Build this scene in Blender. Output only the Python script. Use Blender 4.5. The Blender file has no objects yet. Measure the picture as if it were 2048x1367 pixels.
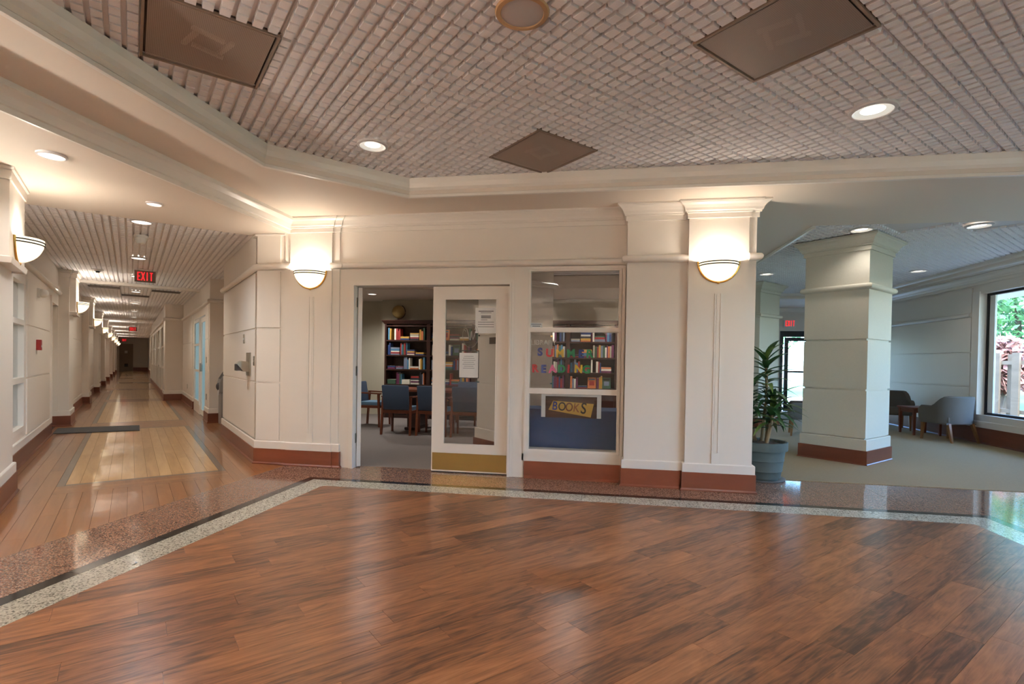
import bpy, bmesh, math, random
from mathutils import Vector, Matrix
random.seed(7)
sc = bpy.context.scene
COL = sc.collection

# ------------------------------------------------------------------ camera
AL = math.radians(45.69742)            # corridor axis turned against the library front
CA, SA = math.cos(AL), math.sin(AL)
F_PX, CAM_H = 1041.04, 1.26
def cam_axes(yaw, pitch, roll):
    f = Vector((-math.sin(yaw)*math.cos(pitch), math.cos(yaw)*math.cos(pitch), math.sin(pitch)))
    r = Vector((math.cos(yaw), math.sin(yaw), 0)); d = f.cross(r)
    c, s = math.cos(roll), math.sin(roll)
    return c*r + s*d, -s*r + c*d, f
RT, DN, FW = cam_axes(math.radians(9.46489), math.radians(-.80612), math.radians(-.93802))
cam_d = bpy.data.cameras.new('camera'); cam = bpy.data.objects.new('camera', cam_d); COL.objects.link(cam)
cam_d.sensor_width = 36; cam_d.lens = F_PX/2048*36; cam_d.shift_y = 55.381/2048
cam_d.clip_end = 300; cam_d.clip_start = .05
m = Matrix.Identity(4)
for i, a in enumerate((RT, -DN, -FW)):
    for j in range(3): m[j][i] = a[j]
m.translation = (0, 0, CAM_H); cam.matrix_world = m
sc.camera = cam
def in_view(x, y, z, mg=60):
    q = Vector((x, y, z-CAM_H)); dz = q.dot(FW)
    if dz < .1: return False
    px = 1024+F_PX*q.dot(RT)/dz; py = 738.9+F_PX*q.dot(DN)/dz
    return -mg < px < 2048+mg and -mg < py < 1367+mg

# ------------------------------------------------------------------ world, sun, exposure
w = bpy.data.worlds.new('world'); sc.world = w; w.use_nodes = True
nt = w.node_tree; bg = nt.nodes['Background']
sky = nt.nodes.new('ShaderNodeTexSky'); sky.sky_type = 'NISHITA'; sky.sun_disc = False
sky.sun_elevation = math.radians(48); sky.sun_rotation = math.radians(200); sky.altitude = 50; sky.dust_density = 1.5
tint = nt.nodes.new('ShaderNodeMix'); tint.data_type = 'RGBA'; tint.blend_type = 'MULTIPLY'; tint.inputs[0].default_value = 1
tint.inputs[7].default_value = (.82, .97, 1.2, 1)        # daylight as a camera balanced for warm lamps sees it
nt.links.new(sky.outputs['Color'], tint.inputs[6]); nt.links.new(tint.outputs[2], bg.inputs['Color']); bg.inputs['Strength'].default_value = 1.75
sd = bpy.data.lights.new('sun', 'SUN'); sd.energy = 3.2; sd.angle = .01; sd.color = (.93, .97, 1)
so = bpy.data.objects.new('sun', sd); COL.objects.link(so)
so.rotation_euler = Vector((.25, .62, -.9)).to_track_quat('-Z', 'Y').to_euler(); so.location = (30, -30, 40)
vs = sc.view_settings; vs.view_transform = 'Standard'; vs.look = 'None'; vs.gamma = 1; vs.use_curve_mapping = False
vs.exposure = .9
LAMP = (1, .86, .70)

# ------------------------------------------------------------------ helpers
def uv(u, v): return (CA*u - SA*v, SA*u + CA*v)
def lin(c):
    return tuple(((x/255/12.92) if x/255 <= .04045 else ((x/255+.055)/1.055)**2.4) for x in c)
class MB:
    def __init__(s, rot=False): s.v = []; s.f = []; s.rot = rot
    def P(s, p):
        if s.rot: x, y = uv(p[0], p[1]); return (x, y, p[2])
        return tuple(p)
    def add(s, vs_, fs):
        o = len(s.v); s.v += [s.P(p) for p in vs_]; s.f += [tuple(i+o for i in f) for f in fs]; return s
    def box(s, x0, y0, z0, x1, y1, z1):
        return s.add([(x0,y0,z0),(x1,y0,z0),(x1,y1,z0),(x0,y1,z0),(x0,y0,z1),(x1,y0,z1),(x1,y1,z1),(x0,y1,z1)],
                     [(0,3,2,1),(4,5,6,7),(0,1,5,4),(1,2,6,5),(2,3,7,6),(3,0,4,7)])
    def cbox(s, cx, cy, cz, sx, sy, sz): return s.box(cx-sx/2, cy-sy/2, cz-sz/2, cx+sx/2, cy+sy/2, cz+sz/2)
    def prism(s, poly, z0, z1):
        n = len(poly)
        return s.add([(x,y,z0) for x,y in poly]+[(x,y,z1) for x,y in poly],
                     [tuple(range(n-1,-1,-1)), tuple(range(n,2*n))]+[(i,(i+1)%n,n+(i+1)%n,n+i) for i in range(n)])
    def frustum(s, a, b):       # two rings of equal length joined, capped
        n = len(a)
        return s.add(list(a)+list(b), [tuple(range(n-1,-1,-1)), tuple(range(n,2*n))]+[(i,(i+1)%n,n+(i+1)%n,n+i) for i in range(n)])
    def taper(s, x0, y0, z0, w0, x1, y1, z1, w1, d0=None, d1=None):
        d0 = d0 or w0; d1 = d1 or w1
        q = lambda x,y,z,w_,d: [(x-w_/2,y-d/2,z),(x+w_/2,y-d/2,z),(x+w_/2,y+d/2,z),(x-w_/2,y+d/2,z)]
        return s.frustum(q(x0,y0,z0,w0,d0), q(x1,y1,z1,w1,d1))
    def sweep(s, prof, path, closed=False):   # prof (d,z): d to the right of the path
        n = len(path); k = len(prof); rings = []
        for i in range(n):
            a = Vector(path[i]); dirs = []
            if closed or i > 0: dirs.append((a-Vector(path[i-1])).normalized())
            if closed or i < n-1: dirs.append((Vector(path[(i+1)%n])-a).normalized())
            ns = [Vector((d.y, -d.x)) for d in dirs]
            if len(ns) == 2:
                mv = ns[0]+ns[1]; l = mv.length
                mv = ns[0] if l < 1e-4 else mv/l; mv = mv/max(.2, mv.dot(ns[0]))
            else: mv = ns[0]
            rings.append([(a.x+mv.x*d, a.y+mv.y*d, z) for d, z in prof])
        vv = [p for r in rings for p in r]; ff = []
        for i in range(n if closed else n-1):
            j = (i+1) % n
            for t in range(k): ff.append((i*k+t, i*k+(t+1)%k, j*k+(t+1)%k, j*k+t))
        if not closed: ff += [tuple(range(k-1,-1,-1)), tuple((n-1)*k+t for t in range(k))]
        return s.add(vv, ff)
    def lathe(s, prof, c=(0,0,0), seg=24, a0=0, a1=2*math.pi, sx=1, sy=1):
        full = abs(a1-a0-2*math.pi) < 1e-6; n = seg if full else seg+1; k = len(prof); vv = []; ff = []
        for i in range(n):
            a = a0+(a1-a0)*i/seg
            vv += [(c[0]+r*math.cos(a)*sx, c[1]+r*math.sin(a)*sy, c[2]+z) for r, z in prof]
        for i in range(seg):
            j = (i+1) % n
            for t in range(k-1): ff.append((i*k+t, j*k+t, j*k+t+1, i*k+t+1))
        return s.add(vv, ff)
    def tube(s, pts, r, seg=8):
        rr = r if isinstance(r, (list, tuple)) else [r]*len(pts); vv = []; ff = []; n = len(pts)
        for i, p in enumerate(pts):
            p = Vector(p); t = (Vector(pts[min(i+1,n-1)])-Vector(pts[max(i-1,0)])).normalized()
            a = t.cross(Vector((0,0,1)));
            if a.length < .05: a = t.cross(Vector((1,0,0)))
            a.normalize(); b = t.cross(a)
            vv += [tuple(p+rr[i]*(math.cos(2*math.pi*k/seg)*a+math.sin(2*math.pi*k/seg)*b)) for k in range(seg)]
        for i in range(n-1):
            for k in range(seg): ff.append((i*seg+k, i*seg+(k+1)%seg, (i+1)*seg+(k+1)%seg, (i+1)*seg+k))
        ff += [tuple(range(seg-1,-1,-1)), tuple((n-1)*seg+k for k in range(seg))]
        return s.add(vv, ff)
    def sphere(s, c, r, seg=16, rings=10, sz=1):
        return s.lathe([(max(1e-4, r*math.sin(math.pi*i/rings)), -r*sz*math.cos(math.pi*i/rings)) for i in range(rings+1)], c, seg)
    def mesh(s, name, mt, smooth=False, bevel=0):
        me = bpy.data.meshes.new(name); me.from_pydata(s.v, [], s.f); me.materials.append(mt)
        bm = bmesh.new(); bm.from_mesh(me); bmesh.ops.recalc_face_normals(bm, faces=bm.faces)
        if bevel: bmesh.ops.bevel(bm, geom=[e for e in bm.edges if len(e.link_faces) == 2 and e.calc_face_angle(0) > .6], offset=bevel, segments=2, affect='EDGES', profile=.5)
        bm.to_mesh(me); bm.free()
        if smooth:
            for p in me.polygons: p.use_smooth = True
            try: me.set_sharp_from_angle(angle=math.radians(40))
            except Exception: pass
        return me
    def build(s, name, mt, parent=None, smooth=False, bevel=0):
        return link(name, s.mesh(name, mt, smooth, bevel), parent)
def link(name, me, parent=None):
    o = bpy.data.objects.new(name, me); COL.objects.link(o)
    if parent is not None: o.parent = parent
    return o
def tag(o, label=None, cat=None, group=None, kind=None):
    if label: o['label'] = label
    if cat: o['category'] = cat
    if group: o['group'] = group
    if kind: o['kind'] = kind
    return o
def thing(name, label, cat, loc=(0,0,0), rz=0, group=None, kind=None):
    o = bpy.data.objects.new(name, None); COL.objects.link(o); o.empty_display_size = .1
    o.location = loc; o.rotation_euler = (0, 0, rz)
    return tag(o, label, cat, group, kind)
def copy_tree(o, loc=None, rz=None, parent=None, label=None):
    c = o.copy(); COL.objects.link(c)
    if parent is not None: c.parent = parent
    if loc is not None: c.location = loc
    if rz is not None: c.rotation_euler = (0, 0, rz)
    if label: c['label'] = label
    for ch in list(o.children): copy_tree(ch, parent=c)
    return c
def lamp(name, kind, loc, energy, parent=None, color=LAMP, size=.1, rot=None, spot=None, blend=.6):
    l = bpy.data.lights.new(name, kind); l.energy = energy; l.color = color
    if kind == 'AREA': l.shape = 'DISK'; l.size = size
    else: l.shadow_soft_size = size
    if kind == 'SPOT': l.spot_size = spot; l.spot_blend = blend
    o = bpy.data.objects.new(name, l); COL.objects.link(o); o.location = loc
    if rot: o.rotation_euler = rot
    if parent is not None: o.parent = parent
    return o
def clip_poly(poly, planes):       # planes (a,b,c): keep a*x+b*y<=c
    for a, b, c in planes:
        out = []
        for i, p in enumerate(poly):
            q = poly[(i+1) % len(poly)]; dp = a*p[0]+b*p[1]-c; dq = a*q[0]+b*q[1]-c
            if dp <= 0: out.append(p)
            if (dp < 0 < dq) or (dq < 0 < dp):
                t = dp/(dp-dq); out.append((p[0]+t*(q[0]-p[0]), p[1]+t*(q[1]-p[1])))
        poly = out
        if len(poly) < 3: return []
    return poly
def area(poly): return abs(sum(poly[i][0]*poly[(i+1)%len(poly)][1]-poly[(i+1)%len(poly)][0]*poly[i][1] for i in range(len(poly))))/2

# ------------------------------------------------------------------ materials
def base_mat(name):
    mt = bpy.data.materials.new(name); mt.use_nodes = True; n = mt.node_tree
    return mt, n, n.nodes['Principled BSDF']
def mat(name, rgb, rough=.6, metal=0, spec=None, emit=None, estr=0, bump=0, bscale=80, vary=0, vscale=3, coat=0):
    mt, n, b = base_mat(name); c = lin(rgb)+(1,)
    b.inputs['Base Color'].default_value = c; b.inputs['Roughness'].default_value = rough; b.inputs['Metallic'].default_value = metal
    if spec is not None: b.inputs['Specular IOR Level'].default_value = spec
    if coat: b.inputs['Coat Weight'].default_value = coat; b.inputs['Coat Roughness'].default_value = .08
    if emit: b.inputs['Emission Color'].default_value = lin(emit)+(1,); b.inputs['Emission Strength'].default_value = estr
    if bump or vary: tc = n.nodes.new('ShaderNodeTexCoord')
    if vary:
        ns = n.nodes.new('ShaderNodeTexNoise'); ns.inputs['Scale'].default_value = vscale; ns.inputs['Detail'].default_value = 5
        n.links.new(tc.outputs['Object'], ns.inputs['Vector'])
        mx = n.nodes.new('ShaderNodeMix'); mx.data_type = 'RGBA'
        mx.inputs[6].default_value = tuple(x*(1-vary) for x in c[:3])+(1,); mx.inputs[7].default_value = tuple(min(1, x*(1+vary)) for x in c[:3])+(1,)
        n.links.new(ns.outputs['Fac'], mx.inputs[0]); n.links.new(mx.outputs[2], b.inputs['Base Color'])
    if bump:
        nb = n.nodes.new('ShaderNodeTexNoise'); nb.inputs['Scale'].default_value = bscale; nb.inputs['Detail'].default_value = 3
        n.links.new(tc.outputs['Object'], nb.inputs['Vector'])
        bp = n.nodes.new('ShaderNodeBump'); bp.inputs['Strength'].default_value = bump; bp.inputs['Distance'].default_value = .004
        n.links.new(nb.outputs['Fac'], bp.inputs['Height']); n.links.new(bp.outputs['Normal'], b.inputs['Normal'])
    return mt
def ramp(n, stops):
    r = n.nodes.new('ShaderNodeValToRGB'); e = r.color_ramp.elements
    while len(e) < len(stops): e.new(.5)
    for el, (p, c) in zip(e, stops): el.position = p; el.color = lin(c)+(1,)
    return r
def grain_coord(n, rot, scale, rnd=True):
    g = n.nodes.new('ShaderNodeNewGeometry'); mp = n.nodes.new('ShaderNodeMapping')
    mp.vector_type = 'TEXTURE'; mp.inputs['Rotation'].default_value = (0, 0, rot)
    mp.inputs['Scale'].default_value = scale
    n.links.new(g.outputs['Position'], mp.inputs['Vector'])
    oi = n.nodes.new('ShaderNodeObjectInfo'); sclv = n.nodes.new('ShaderNodeVectorMath'); sclv.operation = 'SCALE'
    sclv.inputs[0].default_value = (37, 53, 17); n.links.new(oi.outputs['Random'], sclv.inputs['Scale'])
    ad = n.nodes.new('ShaderNodeVectorMath'); n.links.new(mp.outputs['Vector'], ad.inputs[0])
    if rnd: n.links.new(sclv.outputs['Vector'], ad.inputs[1])
    return ad, oi
def wood_mat(name, stops, rot, scale=(1.3, .11, 1), rough=.3, tint=.35, coat=0, wave=0, rnd=True, contrast=1.0, spec=.5, rscale=1, blotch=0):
    mt, n, b = base_mat(name); v, oi = grain_coord(n, rot, scale, rnd)
    ns = n.nodes.new('ShaderNodeTexNoise'); ns.inputs['Scale'].default_value = 1.0*rscale; ns.inputs['Detail'].default_value = 7; ns.inputs['Distortion'].default_value = 1.4
    ns.inputs['Roughness'].default_value = .62
    n.links.new(v.outputs['Vector'], ns.inputs['Vector'])
    ad = n.nodes.new('ShaderNodeMath'); ad.operation = 'MULTIPLY_ADD'; ad.inputs[1].default_value = tint
    n.links.new(oi.outputs['Random'], ad.inputs[0])
    src = ns.outputs['Fac']
    if blotch:      # long dark figure and knots running with the plank
        ms = n.nodes.new('ShaderNodeVectorMath'); ms.operation = 'MULTIPLY'; ms.inputs[1].default_value = (.85, .2, 1); n.links.new(v.outputs['Vector'], ms.inputs[0])
        n2 = n.nodes.new('ShaderNodeTexNoise'); n2.inputs['Scale'].default_value = 1.3; n2.inputs['Detail'].default_value = 3; n2.inputs['Distortion'].default_value = 2.2; n.links.new(ms.outputs[0], n2.inputs['Vector'])
        m2 = n.nodes.new('ShaderNodeMath'); m2.operation = 'MULTIPLY_ADD'; m2.inputs[1].default_value = blotch*1.5; n.links.new(n2.outputs['Fac'], m2.inputs[0])
        m3 = n.nodes.new('ShaderNodeMath'); m3.operation = 'MULTIPLY_ADD'; m3.inputs[1].default_value = 1-blotch*.4; m3.inputs[2].default_value = -blotch*.55+.0; n.links.new(src, m3.inputs[0]); n.links.new(m3.outputs[0], m2.inputs[2]); src = m2.outputs[0]
    sub = n.nodes.new('ShaderNodeMath'); sub.operation = 'MULTIPLY_ADD'; sub.inputs[1].default_value = contrast; sub.inputs[2].default_value = .5-.5*contrast-tint/2
    n.links.new(src, sub.inputs[0]); n.links.new(sub.outputs[0], ad.inputs[2])
    r = ramp(n, stops); n.links.new(ad.outputs[0], r.inputs['Fac']); n.links.new(r.outputs['Color'], b.inputs['Base Color'])
    b.inputs['Roughness'].default_value = rough; b.inputs['Specular IOR Level'].default_value = spec
    if coat: b.inputs['Coat Weight'].default_value = coat; b.inputs['Coat Roughness'].default_value = .06
    bp = n.nodes.new('ShaderNodeBump'); bp.inputs['Strength'].default_value = .06; bp.inputs['Distance'].default_value = .003
    n.links.new(ns.outputs['Fac'], bp.inputs['Height'])
    if wave:
        g = n.nodes.new('ShaderNodeNewGeometry'); nw = n.nodes.new('ShaderNodeTexNoise'); nw.inputs['Scale'].default_value = 5; nw.inputs['Detail'].default_value = 1
        n.links.new(g.outputs['Position'], nw.inputs['Vector'])
        b2 = n.nodes.new('ShaderNodeBump'); b2.inputs['Strength'].default_value = wave; b2.inputs['Distance'].default_value = .006
        n.links.new(nw.outputs['Fac'], b2.inputs['Height']); n.links.new(bp.outputs['Normal'], b2.inputs['Normal'])
        n.links.new(b2.outputs['Normal'], b.inputs['Normal'])
        if coat: n.links.new(b2.outputs['Normal'], b.inputs['Coat Normal'])
    else: n.links.new(bp.outputs['Normal'], b.inputs['Normal'])
    return mt
def granite_mat(name, stops, rough=.08, scale=150):
    mt, n, b = base_mat(name); g = n.nodes.new('ShaderNodeNewGeometry')
    vo = n.nodes.new('ShaderNodeTexVoronoi'); vo.inputs['Scale'].default_value = scale; n.links.new(g.outputs['Position'], vo.inputs['Vector'])
    ns = n.nodes.new('ShaderNodeTexNoise'); ns.inputs['Scale'].default_value = scale*.6; ns.inputs['Detail'].default_value = 3; n.links.new(g.outputs['Position'], ns.inputs['Vector'])
    sp = n.nodes.new('ShaderNodeSeparateColor'); n.links.new(vo.outputs['Color'], sp.inputs[0])
    mx = n.nodes.new('ShaderNodeMath'); mx.operation = 'MULTIPLY_ADD'; mx.inputs[1].default_value = .55
    ml = n.nodes.new('ShaderNodeMath'); ml.operation = 'MULTIPLY'; ml.inputs[1].default_value = .45; n.links.new(ns.outputs['Fac'], ml.inputs[0])
    n.links.new(sp.outputs[0], mx.inputs[0]); n.links.new(ml.outputs[0], mx.inputs[2])
    r = ramp(n, stops); n.links.new(mx.outputs[0], r.inputs['Fac']); n.links.new(r.outputs['Color'], b.inputs['Base Color'])
    b.inputs['Roughness'].default_value = rough
    return mt
def glass_mat(name, tint=(1,1,1), refl=1.0):
    mt = bpy.data.materials.new(name); mt.use_nodes = True; n = mt.node_tree; n.nodes.clear()
    o = n.nodes.new('ShaderNodeOutputMaterial'); tr = n.nodes.new('ShaderNodeBsdfTransparent'); gl = n.nodes.new('ShaderNodeBsdfGlossy')
    gl.inputs['Roughness'].default_value = .0; tr.inputs['Color'].default_value = tint+(1,)
    fr = n.nodes.new('ShaderNodeLayerWeight'); fr.inputs['Blend'].default_value = .5
    pw_ = n.nodes.new('ShaderNodeMath'); pw_.operation = 'POWER'; pw_.inputs[1].default_value = 5; n.links.new(fr.outputs['Facing'], pw_.inputs[0])
    mm = n.nodes.new('ShaderNodeMath'); mm.operation = 'MULTIPLY_ADD'; mm.inputs[1].default_value = .9; mm.inputs[2].default_value = .04*refl; mm.use_clamp = True
    mx = n.nodes.new('ShaderNodeMixShader'); n.links.new(pw_.outputs[0], mm.inputs[0]); n.links.new(mm.outputs[0], mx.inputs[0])
    n.links.new(tr.outputs[0], mx.inputs[1]); n.links.new(gl.outputs[0], mx.inputs[2]); n.links.new(mx.outputs[0], o.inputs[0])
    return mt
M = {}
M['paint'] = mat('wall_paint', (232,222,210), .45, bump=.03, bscale=140)
M['soffit'] = mat('soffit_paint', (226,212,196), .7)
M['trim'] = mat('trim_paint', (234,225,214), .35)
M['linen'] = mat('column_fabric_paint', (214,206,188), .8, bump=.25, bscale=260, vary=.05, vscale=60)
M['tile'] = mat('ceiling_tile', (243,238,236), .9, bump=.4, bscale=300, vary=.10, vscale=240)
M['grid'] = mat('ceiling_grid', (214,206,202), .6)
M['grille'] = mat('diffuser_grille', (150,128,112), .55, metal=.2, vary=.16, vscale=7)
M['grilledark'] = mat('diffuser_core', (96,84,78), .7)
M['vane'] = mat('diffuser_vane', (224,214,206), .5)
M['mahog'] = wood_mat('mahogany', [(0,(84,42,26)),(.5,(118,62,40)),(1,(142,80,52))], 0, (2.5,2.5,.25), .35, .2, rnd=True)
PL = [(0,(66,44,32)),(.25,(98,66,46)),(.45,(138,92,62)),(.7,(166,112,74)),(1,(186,132,92))]
M['plank'] = wood_mat('vinyl_plank', PL, AL, (.45,.022,1), .28, .34, wave=.04, contrast=1.25, spec=.4, blotch=.5)
M['maple'] = wood_mat('maple_board', [(0,(168,122,72)),(.5,(206,160,102)),(1,(226,184,126))], AL, (.12,1.2,1), .3, .22, coat=.8, wave=.28)
M['amber'] = wood_mat('amber_board', [(0,(106,62,30)),(.5,(152,98,54)),(1,(178,124,74))], AL, (.12,1.2,1), .3, .25, coat=.8, wave=.28)
M['strip'] = wood_mat('grey_inlay', [(0,(92,78,68)),(1,(124,108,96))], AL, (.5,.5,1), .3, .1, coat=.8, wave=.28)
M['gpink'] = granite_mat('pink_granite', [(0,(46,34,30)),(.3,(96,68,56)),(.55,(150,112,92)),(.8,(190,158,138)),(1,(206,186,170))])
M['gwhite'] = granite_mat('white_granite', [(0,(48,46,42)),(.22,(100,98,90)),(.42,(186,182,168)),(1,(226,222,208))], .12, 120)
M['gblack'] = granite_mat('black_granite', [(0,(22,20,20)),(.7,(40,36,34)),(1,(84,78,72))], .1, 200)
M['grout'] = mat('floor_joint', (62,46,36), .8)
M['carpet'] = mat('beige_carpet', (160,138,104), .95, bump=.9, bscale=220, vary=.16, vscale=90)
M['gcarpet'] = mat('grey_carpet', (136,126,122), .95, bump=.9, bscale=220, vary=.16, vscale=90)
M['brass'] = mat('brass', (206,160,84), .28, metal=1)
M['brassk'] = mat('brushed_brass_plate', (142,122,76), .3, metal=1, bump=.02, bscale=60)
M['steel'] = mat('brushed_steel', (168,162,150), .35, metal=1)
M['bowl'] = mat('sconce_glass', (255,246,228), .4, emit=(255,234,196), estr=.9)
M['can'] = mat('downlight_reflector', (232,230,220), .25, metal=.6, emit=(255,248,235), estr=.3)
M['canw'] = mat('downlight_lens', (255,250,240), .4, emit=(255,246,232), estr=1.1)
M['white'] = mat('white_plastic', (232,228,220), .4)
M['paper'] = mat('paper', (226,224,220), .8)
M['ink'] = mat('ink', (70,68,70), .8)
M['black'] = mat('black_frame', (26,26,28), .4)
M['darkframe'] = mat('dark_bronze_frame', (40,42,48), .35, metal=.4)
M['red'] = mat('alarm_red', (168,34,30), .4)
M['exitred'] = mat('exit_letters', (255,40,46), .5, emit=(255,36,44), estr=.7)
M['exitplate'] = mat('exit_plate', (132,116,104), .5)
M['rubber'] = mat('charcoal_mat', (74,72,72), .95, bump=.6, bscale=300)
M['greypl'] = mat('grey_plastic', (128,124,120), .45)
M['dkgrey'] = mat('dark_grey_plastic', (52,48,50), .5)
M['glass'] = glass_mat('clear_glass', (.95,.96,.96), .9)
M['wglass'] = glass_mat('window_glass', (.88,.95,.96), 1.0)
M['tealglow'] = mat('teal_glow_glass', (150,190,205), .3, emit=(110,180,205), estr=.16)  # teal light on these panes is put in as colour and glow
M['cherry'] = wood_mat('cherry_wood', [(0,(74,32,18)),(.5,(116,58,34)),(1,(142,78,48))], 0, (1.5,1.5,.2), .35, .2)
M['walnut'] = wood_mat('dark_walnut', [(0,(34,18,14)),(.5,(58,32,24)),(1,(80,46,34))], 0, (1.5,1.5,.2), .35, .15)
M['oakleg'] = wood_mat('honey_oak', [(0,(116,74,40)),(1,(168,118,70))], 0, (1.5,1.5,.2), .35, .2)
M['bluefab'] = mat('slate_blue_fabric', (70,84,106), .85, bump=.4, bscale=260, vary=.1, vscale=120)
M['blueseat'] = mat('light_blue_seat_fabric', (98,130,156), .85, bump=.4, bscale=260)
M['greyfab'] = mat('taupe_grey_fabric', (104,98,92), .9, bump=.4, bscale=240, vary=.12, vscale=100)
M['cloth'] = mat('blue_tablecloth', (66,86,120), .9, bump=.3, bscale=60, vary=.1, vscale=8)
M['globe'] = mat('antique_globe', (176,148,92), .35, vary=.35, vscale=9)
M['pot'] = mat('weathered_grey_pot', (84,92,86), .7, bump=.3, bscale=40, vary=.2, vscale=12)
M['soil'] = mat('bark_mulch', (96,76,60), 1, bump=1, bscale=60, vary=.4, vscale=40)
M['leaf'] = mat('dark_green_leaf', (52,88,44), .35, vary=.3, vscale=14)
M['leaf2'] = mat('yellow_green_leaf', (106,126,58), .4, vary=.3, vscale=14)
M['stem'] = mat('plant_stem', (140,116,84), .8, bump=.6, bscale=50)
M['fence'] = wood_mat('fence_board', [(0,(92,74,58)),(1,(140,118,98))], 0, (2,2,.2), .8, .3)
M['grass'] = mat('lawn', (96,120,60), .95, vary=.3, vscale=2)
M['tree1'] = mat('tree_leaves', (86,130,70), .6, vary=.4, vscale=1.5)
M['tree2'] = mat('maple_leaves', (160,108,92), .6, vary=.3, vscale=2)
M['bark'] = mat('bark', (84,70,58), .9)
M['pave'] = mat('concrete_paving', (186,180,170), .9, vary=.08, vscale=3)

S = 'structure'
# plan lines
YF, YLP, YST = 5.66, 5.635, 5.648          # library front, left pilaster face, strips
YP1, YS1, YP2, YE = 5.52, 5.535, 5.48, 5.50
XC = (1.22-SA*YF)/CA                        # corner with the corridor wall
UR = 1.22
ZS, ZL, ZC, ZT = 2.90, 2.74, 2.77, 3.05     # soffit, low soffit, corridor tiles, lobby tiles
ZKICK, ZBASE = .185, .275

# ================================================================== FLOORS
fl = MB().box(-9, -4.4, -.12, 7.0, 5.9, -.012).box(1.2, 5.9, -.12, 7.0, 16, -.012).build('floor', M['grout'])
tag(fl, 'lobby floor of diagonal brown wood planks with granite border', 'floor', kind=S)
WX0, WX1, WY1 = -2.70, 3.05, 4.80
rest = MB(); PW, PLEN = .155, .92
pl = [(-1,0,-WX0),(1,0,WX1),(0,1,WY1),(0,-1,4.0)]
j = -36
while j*PW < 7.5:
    v0 = j*PW; off = random.random()*PLEN; i = -8
    while i*PLEN+off < 8.5:
        u0 = i*PLEN+off; g = .0006
        q = [uv(u0+g,v0+g), uv(u0+PLEN-g,v0+g), uv(u0+PLEN-g,v0+PW-g), uv(u0+g,v0+PW-g)]
        q = clip_poly(q, pl)
        if q and area(q) > .0008:
            cx = sum(p[0] for p in q)/len(q); cy = sum(p[1] for p in q)/len(q)
            if any(in_view(p[0], p[1], 0, 5) for p in q) or in_view(cx, cy, 0, 5):
                MB().prism(q, -.010, 0).build('plank', M['plank'], fl)
            else: rest.prism(q, -.010, 0)
        i += 1
    j += 1
tag(rest.build('plank_field', M['plank'], fl), kind='stuff')
# granite border: white, black and pink tiles
def tiles(name, mt, x0, y0, x1, y1, step, along, parent, z=0, g=.0015):
    n = max(1, round(((x1-x0) if along == 'x' else (y1-y0))/step))
    for k in range(n):
        if along == 'x': a, b, c, d = x0+(x1-x0)*k/n, y0, x0+(x1-x0)*(k+1)/n, y1
        else: a, b, c, d = x0, y0+(y1-y0)*k/n, x1, y0+(y1-y0)*(k+1)/n
        MB().box(a+g, b+g, -.011, c-g, d-g, z).build(name, mt, parent)
YW, YB = WY1+.24, WY1+.325
XWl, XBl = WX0-.235, WX0-.325
XWr, XBr = WX1+.235, WX1+.325
tiles('white_granite_tile', M['gwhite'], XWl, WY1, XWr, YW, .31, 'x', fl)
tiles('white_granite_tile', M['gwhite'], XWl, -1.2, WX0, WY1, .31, 'y', fl)
tiles('white_granite_tile', M['gwhite'], WX1, -1.2, XWr, WY1, .31, 'y', fl)
tiles('black_granite_tile', M['gblack'], XBl, YW, XBr, YB, .62, 'x', fl)
tiles('black_granite_tile', M['gblack'], XBl, -1.2, XWl, YW, .62, 'y', fl)
tiles('black_granite_tile', M['gblack'], XWr, -1.2, XBr, YW, .62, 'y', fl)
XG = -3.63
tiles('pink_granite_tile', M['gpink'], XG, YB, 1.6, 5.80, .61, 'x', fl)
tiles('pink_granite_tile', M['gpink'], 1.6, YB, XBr, 5.66, .61, 'x', fl)
tiles('pink_granite_tile', M['gpink'], 1.6, 5.66, XBr, 6.2, .61, 'x', fl)
tiles('pink_granite_tile', M['gpink'], XG, -1.2, XBl, YB, .61, 'y', fl)
for k in range(5): tiles('pink_granite_tile', M['gpink'], XBr+k*.62, -1.2, XBr+(k+1)*.62, 6.2, .62, 'y', fl)
tag(MB().box(-9, -4.4, -.011, XG, -1.2, -.001).box(XG, -4.4, -.011, 7, -4.0, -.001).box(XG,-4.0,-.011,WX0,-1.2,-.001).box(WX1,-4.0,-.011,7,-1.2,-.001).build('granite_field', M['gpink'], fl), kind='stuff')
ca = MB().box(1.2, 6.2, -.011, 6.56, 15.75, .006).build('floor', M['carpet']); tag(ca, 'beige carpet of the lounge beyond the granite border', 'floor', kind=S)
lc = MB().prism([(-3.88,5.80),(1.2,5.80),(1.2,11.4),(-8.2,11.4),uv(2.28,9.5),uv(1.5,9.5)], -.05, .004).build('floor', M['gcarpet']); tag(lc, 'grey carpet inside the library', 'floor', kind=S)

# corridor boards
cf = MB(True).box(-1.4, 3.6, -.12, 2.1, 60, -.013).build('floor', M['grout'])
tag(cf, 'glossy corridor floor of maple boards with dark inlaid strips', 'floor', kind=S)
BW = .1145; rows = []
GX = [(1,0,XG)]
panels = [(6.62, 11.15), (12.40, 17.85), (18.9, 24.0)]
UL, URI = -.505, .80
far = MB(True); farl = MB(True)
def board(u0, u1, v0, v1, mt):
    q = [uv(u0+.001,v0+.001), uv(u1-.001,v0+.001), uv(u1-.001,v1-.001), uv(u0+.001,v1-.001)]
    q = clip_poly(q, GX)
    if q and area(q) > .001: MB().prism(q, -.011, 0).build('board', mt, cf)
def run(u0, u1, va, vb, mt, first=None):
    v = va; step = first or (.9+random.random()*1.6)
    while v < vb-.01:
        e = min(vb, v+step)
        if vb-e < .4: e = vb
        board(u0, u1, v, e, mt); v = e; step = 2.6
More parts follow.
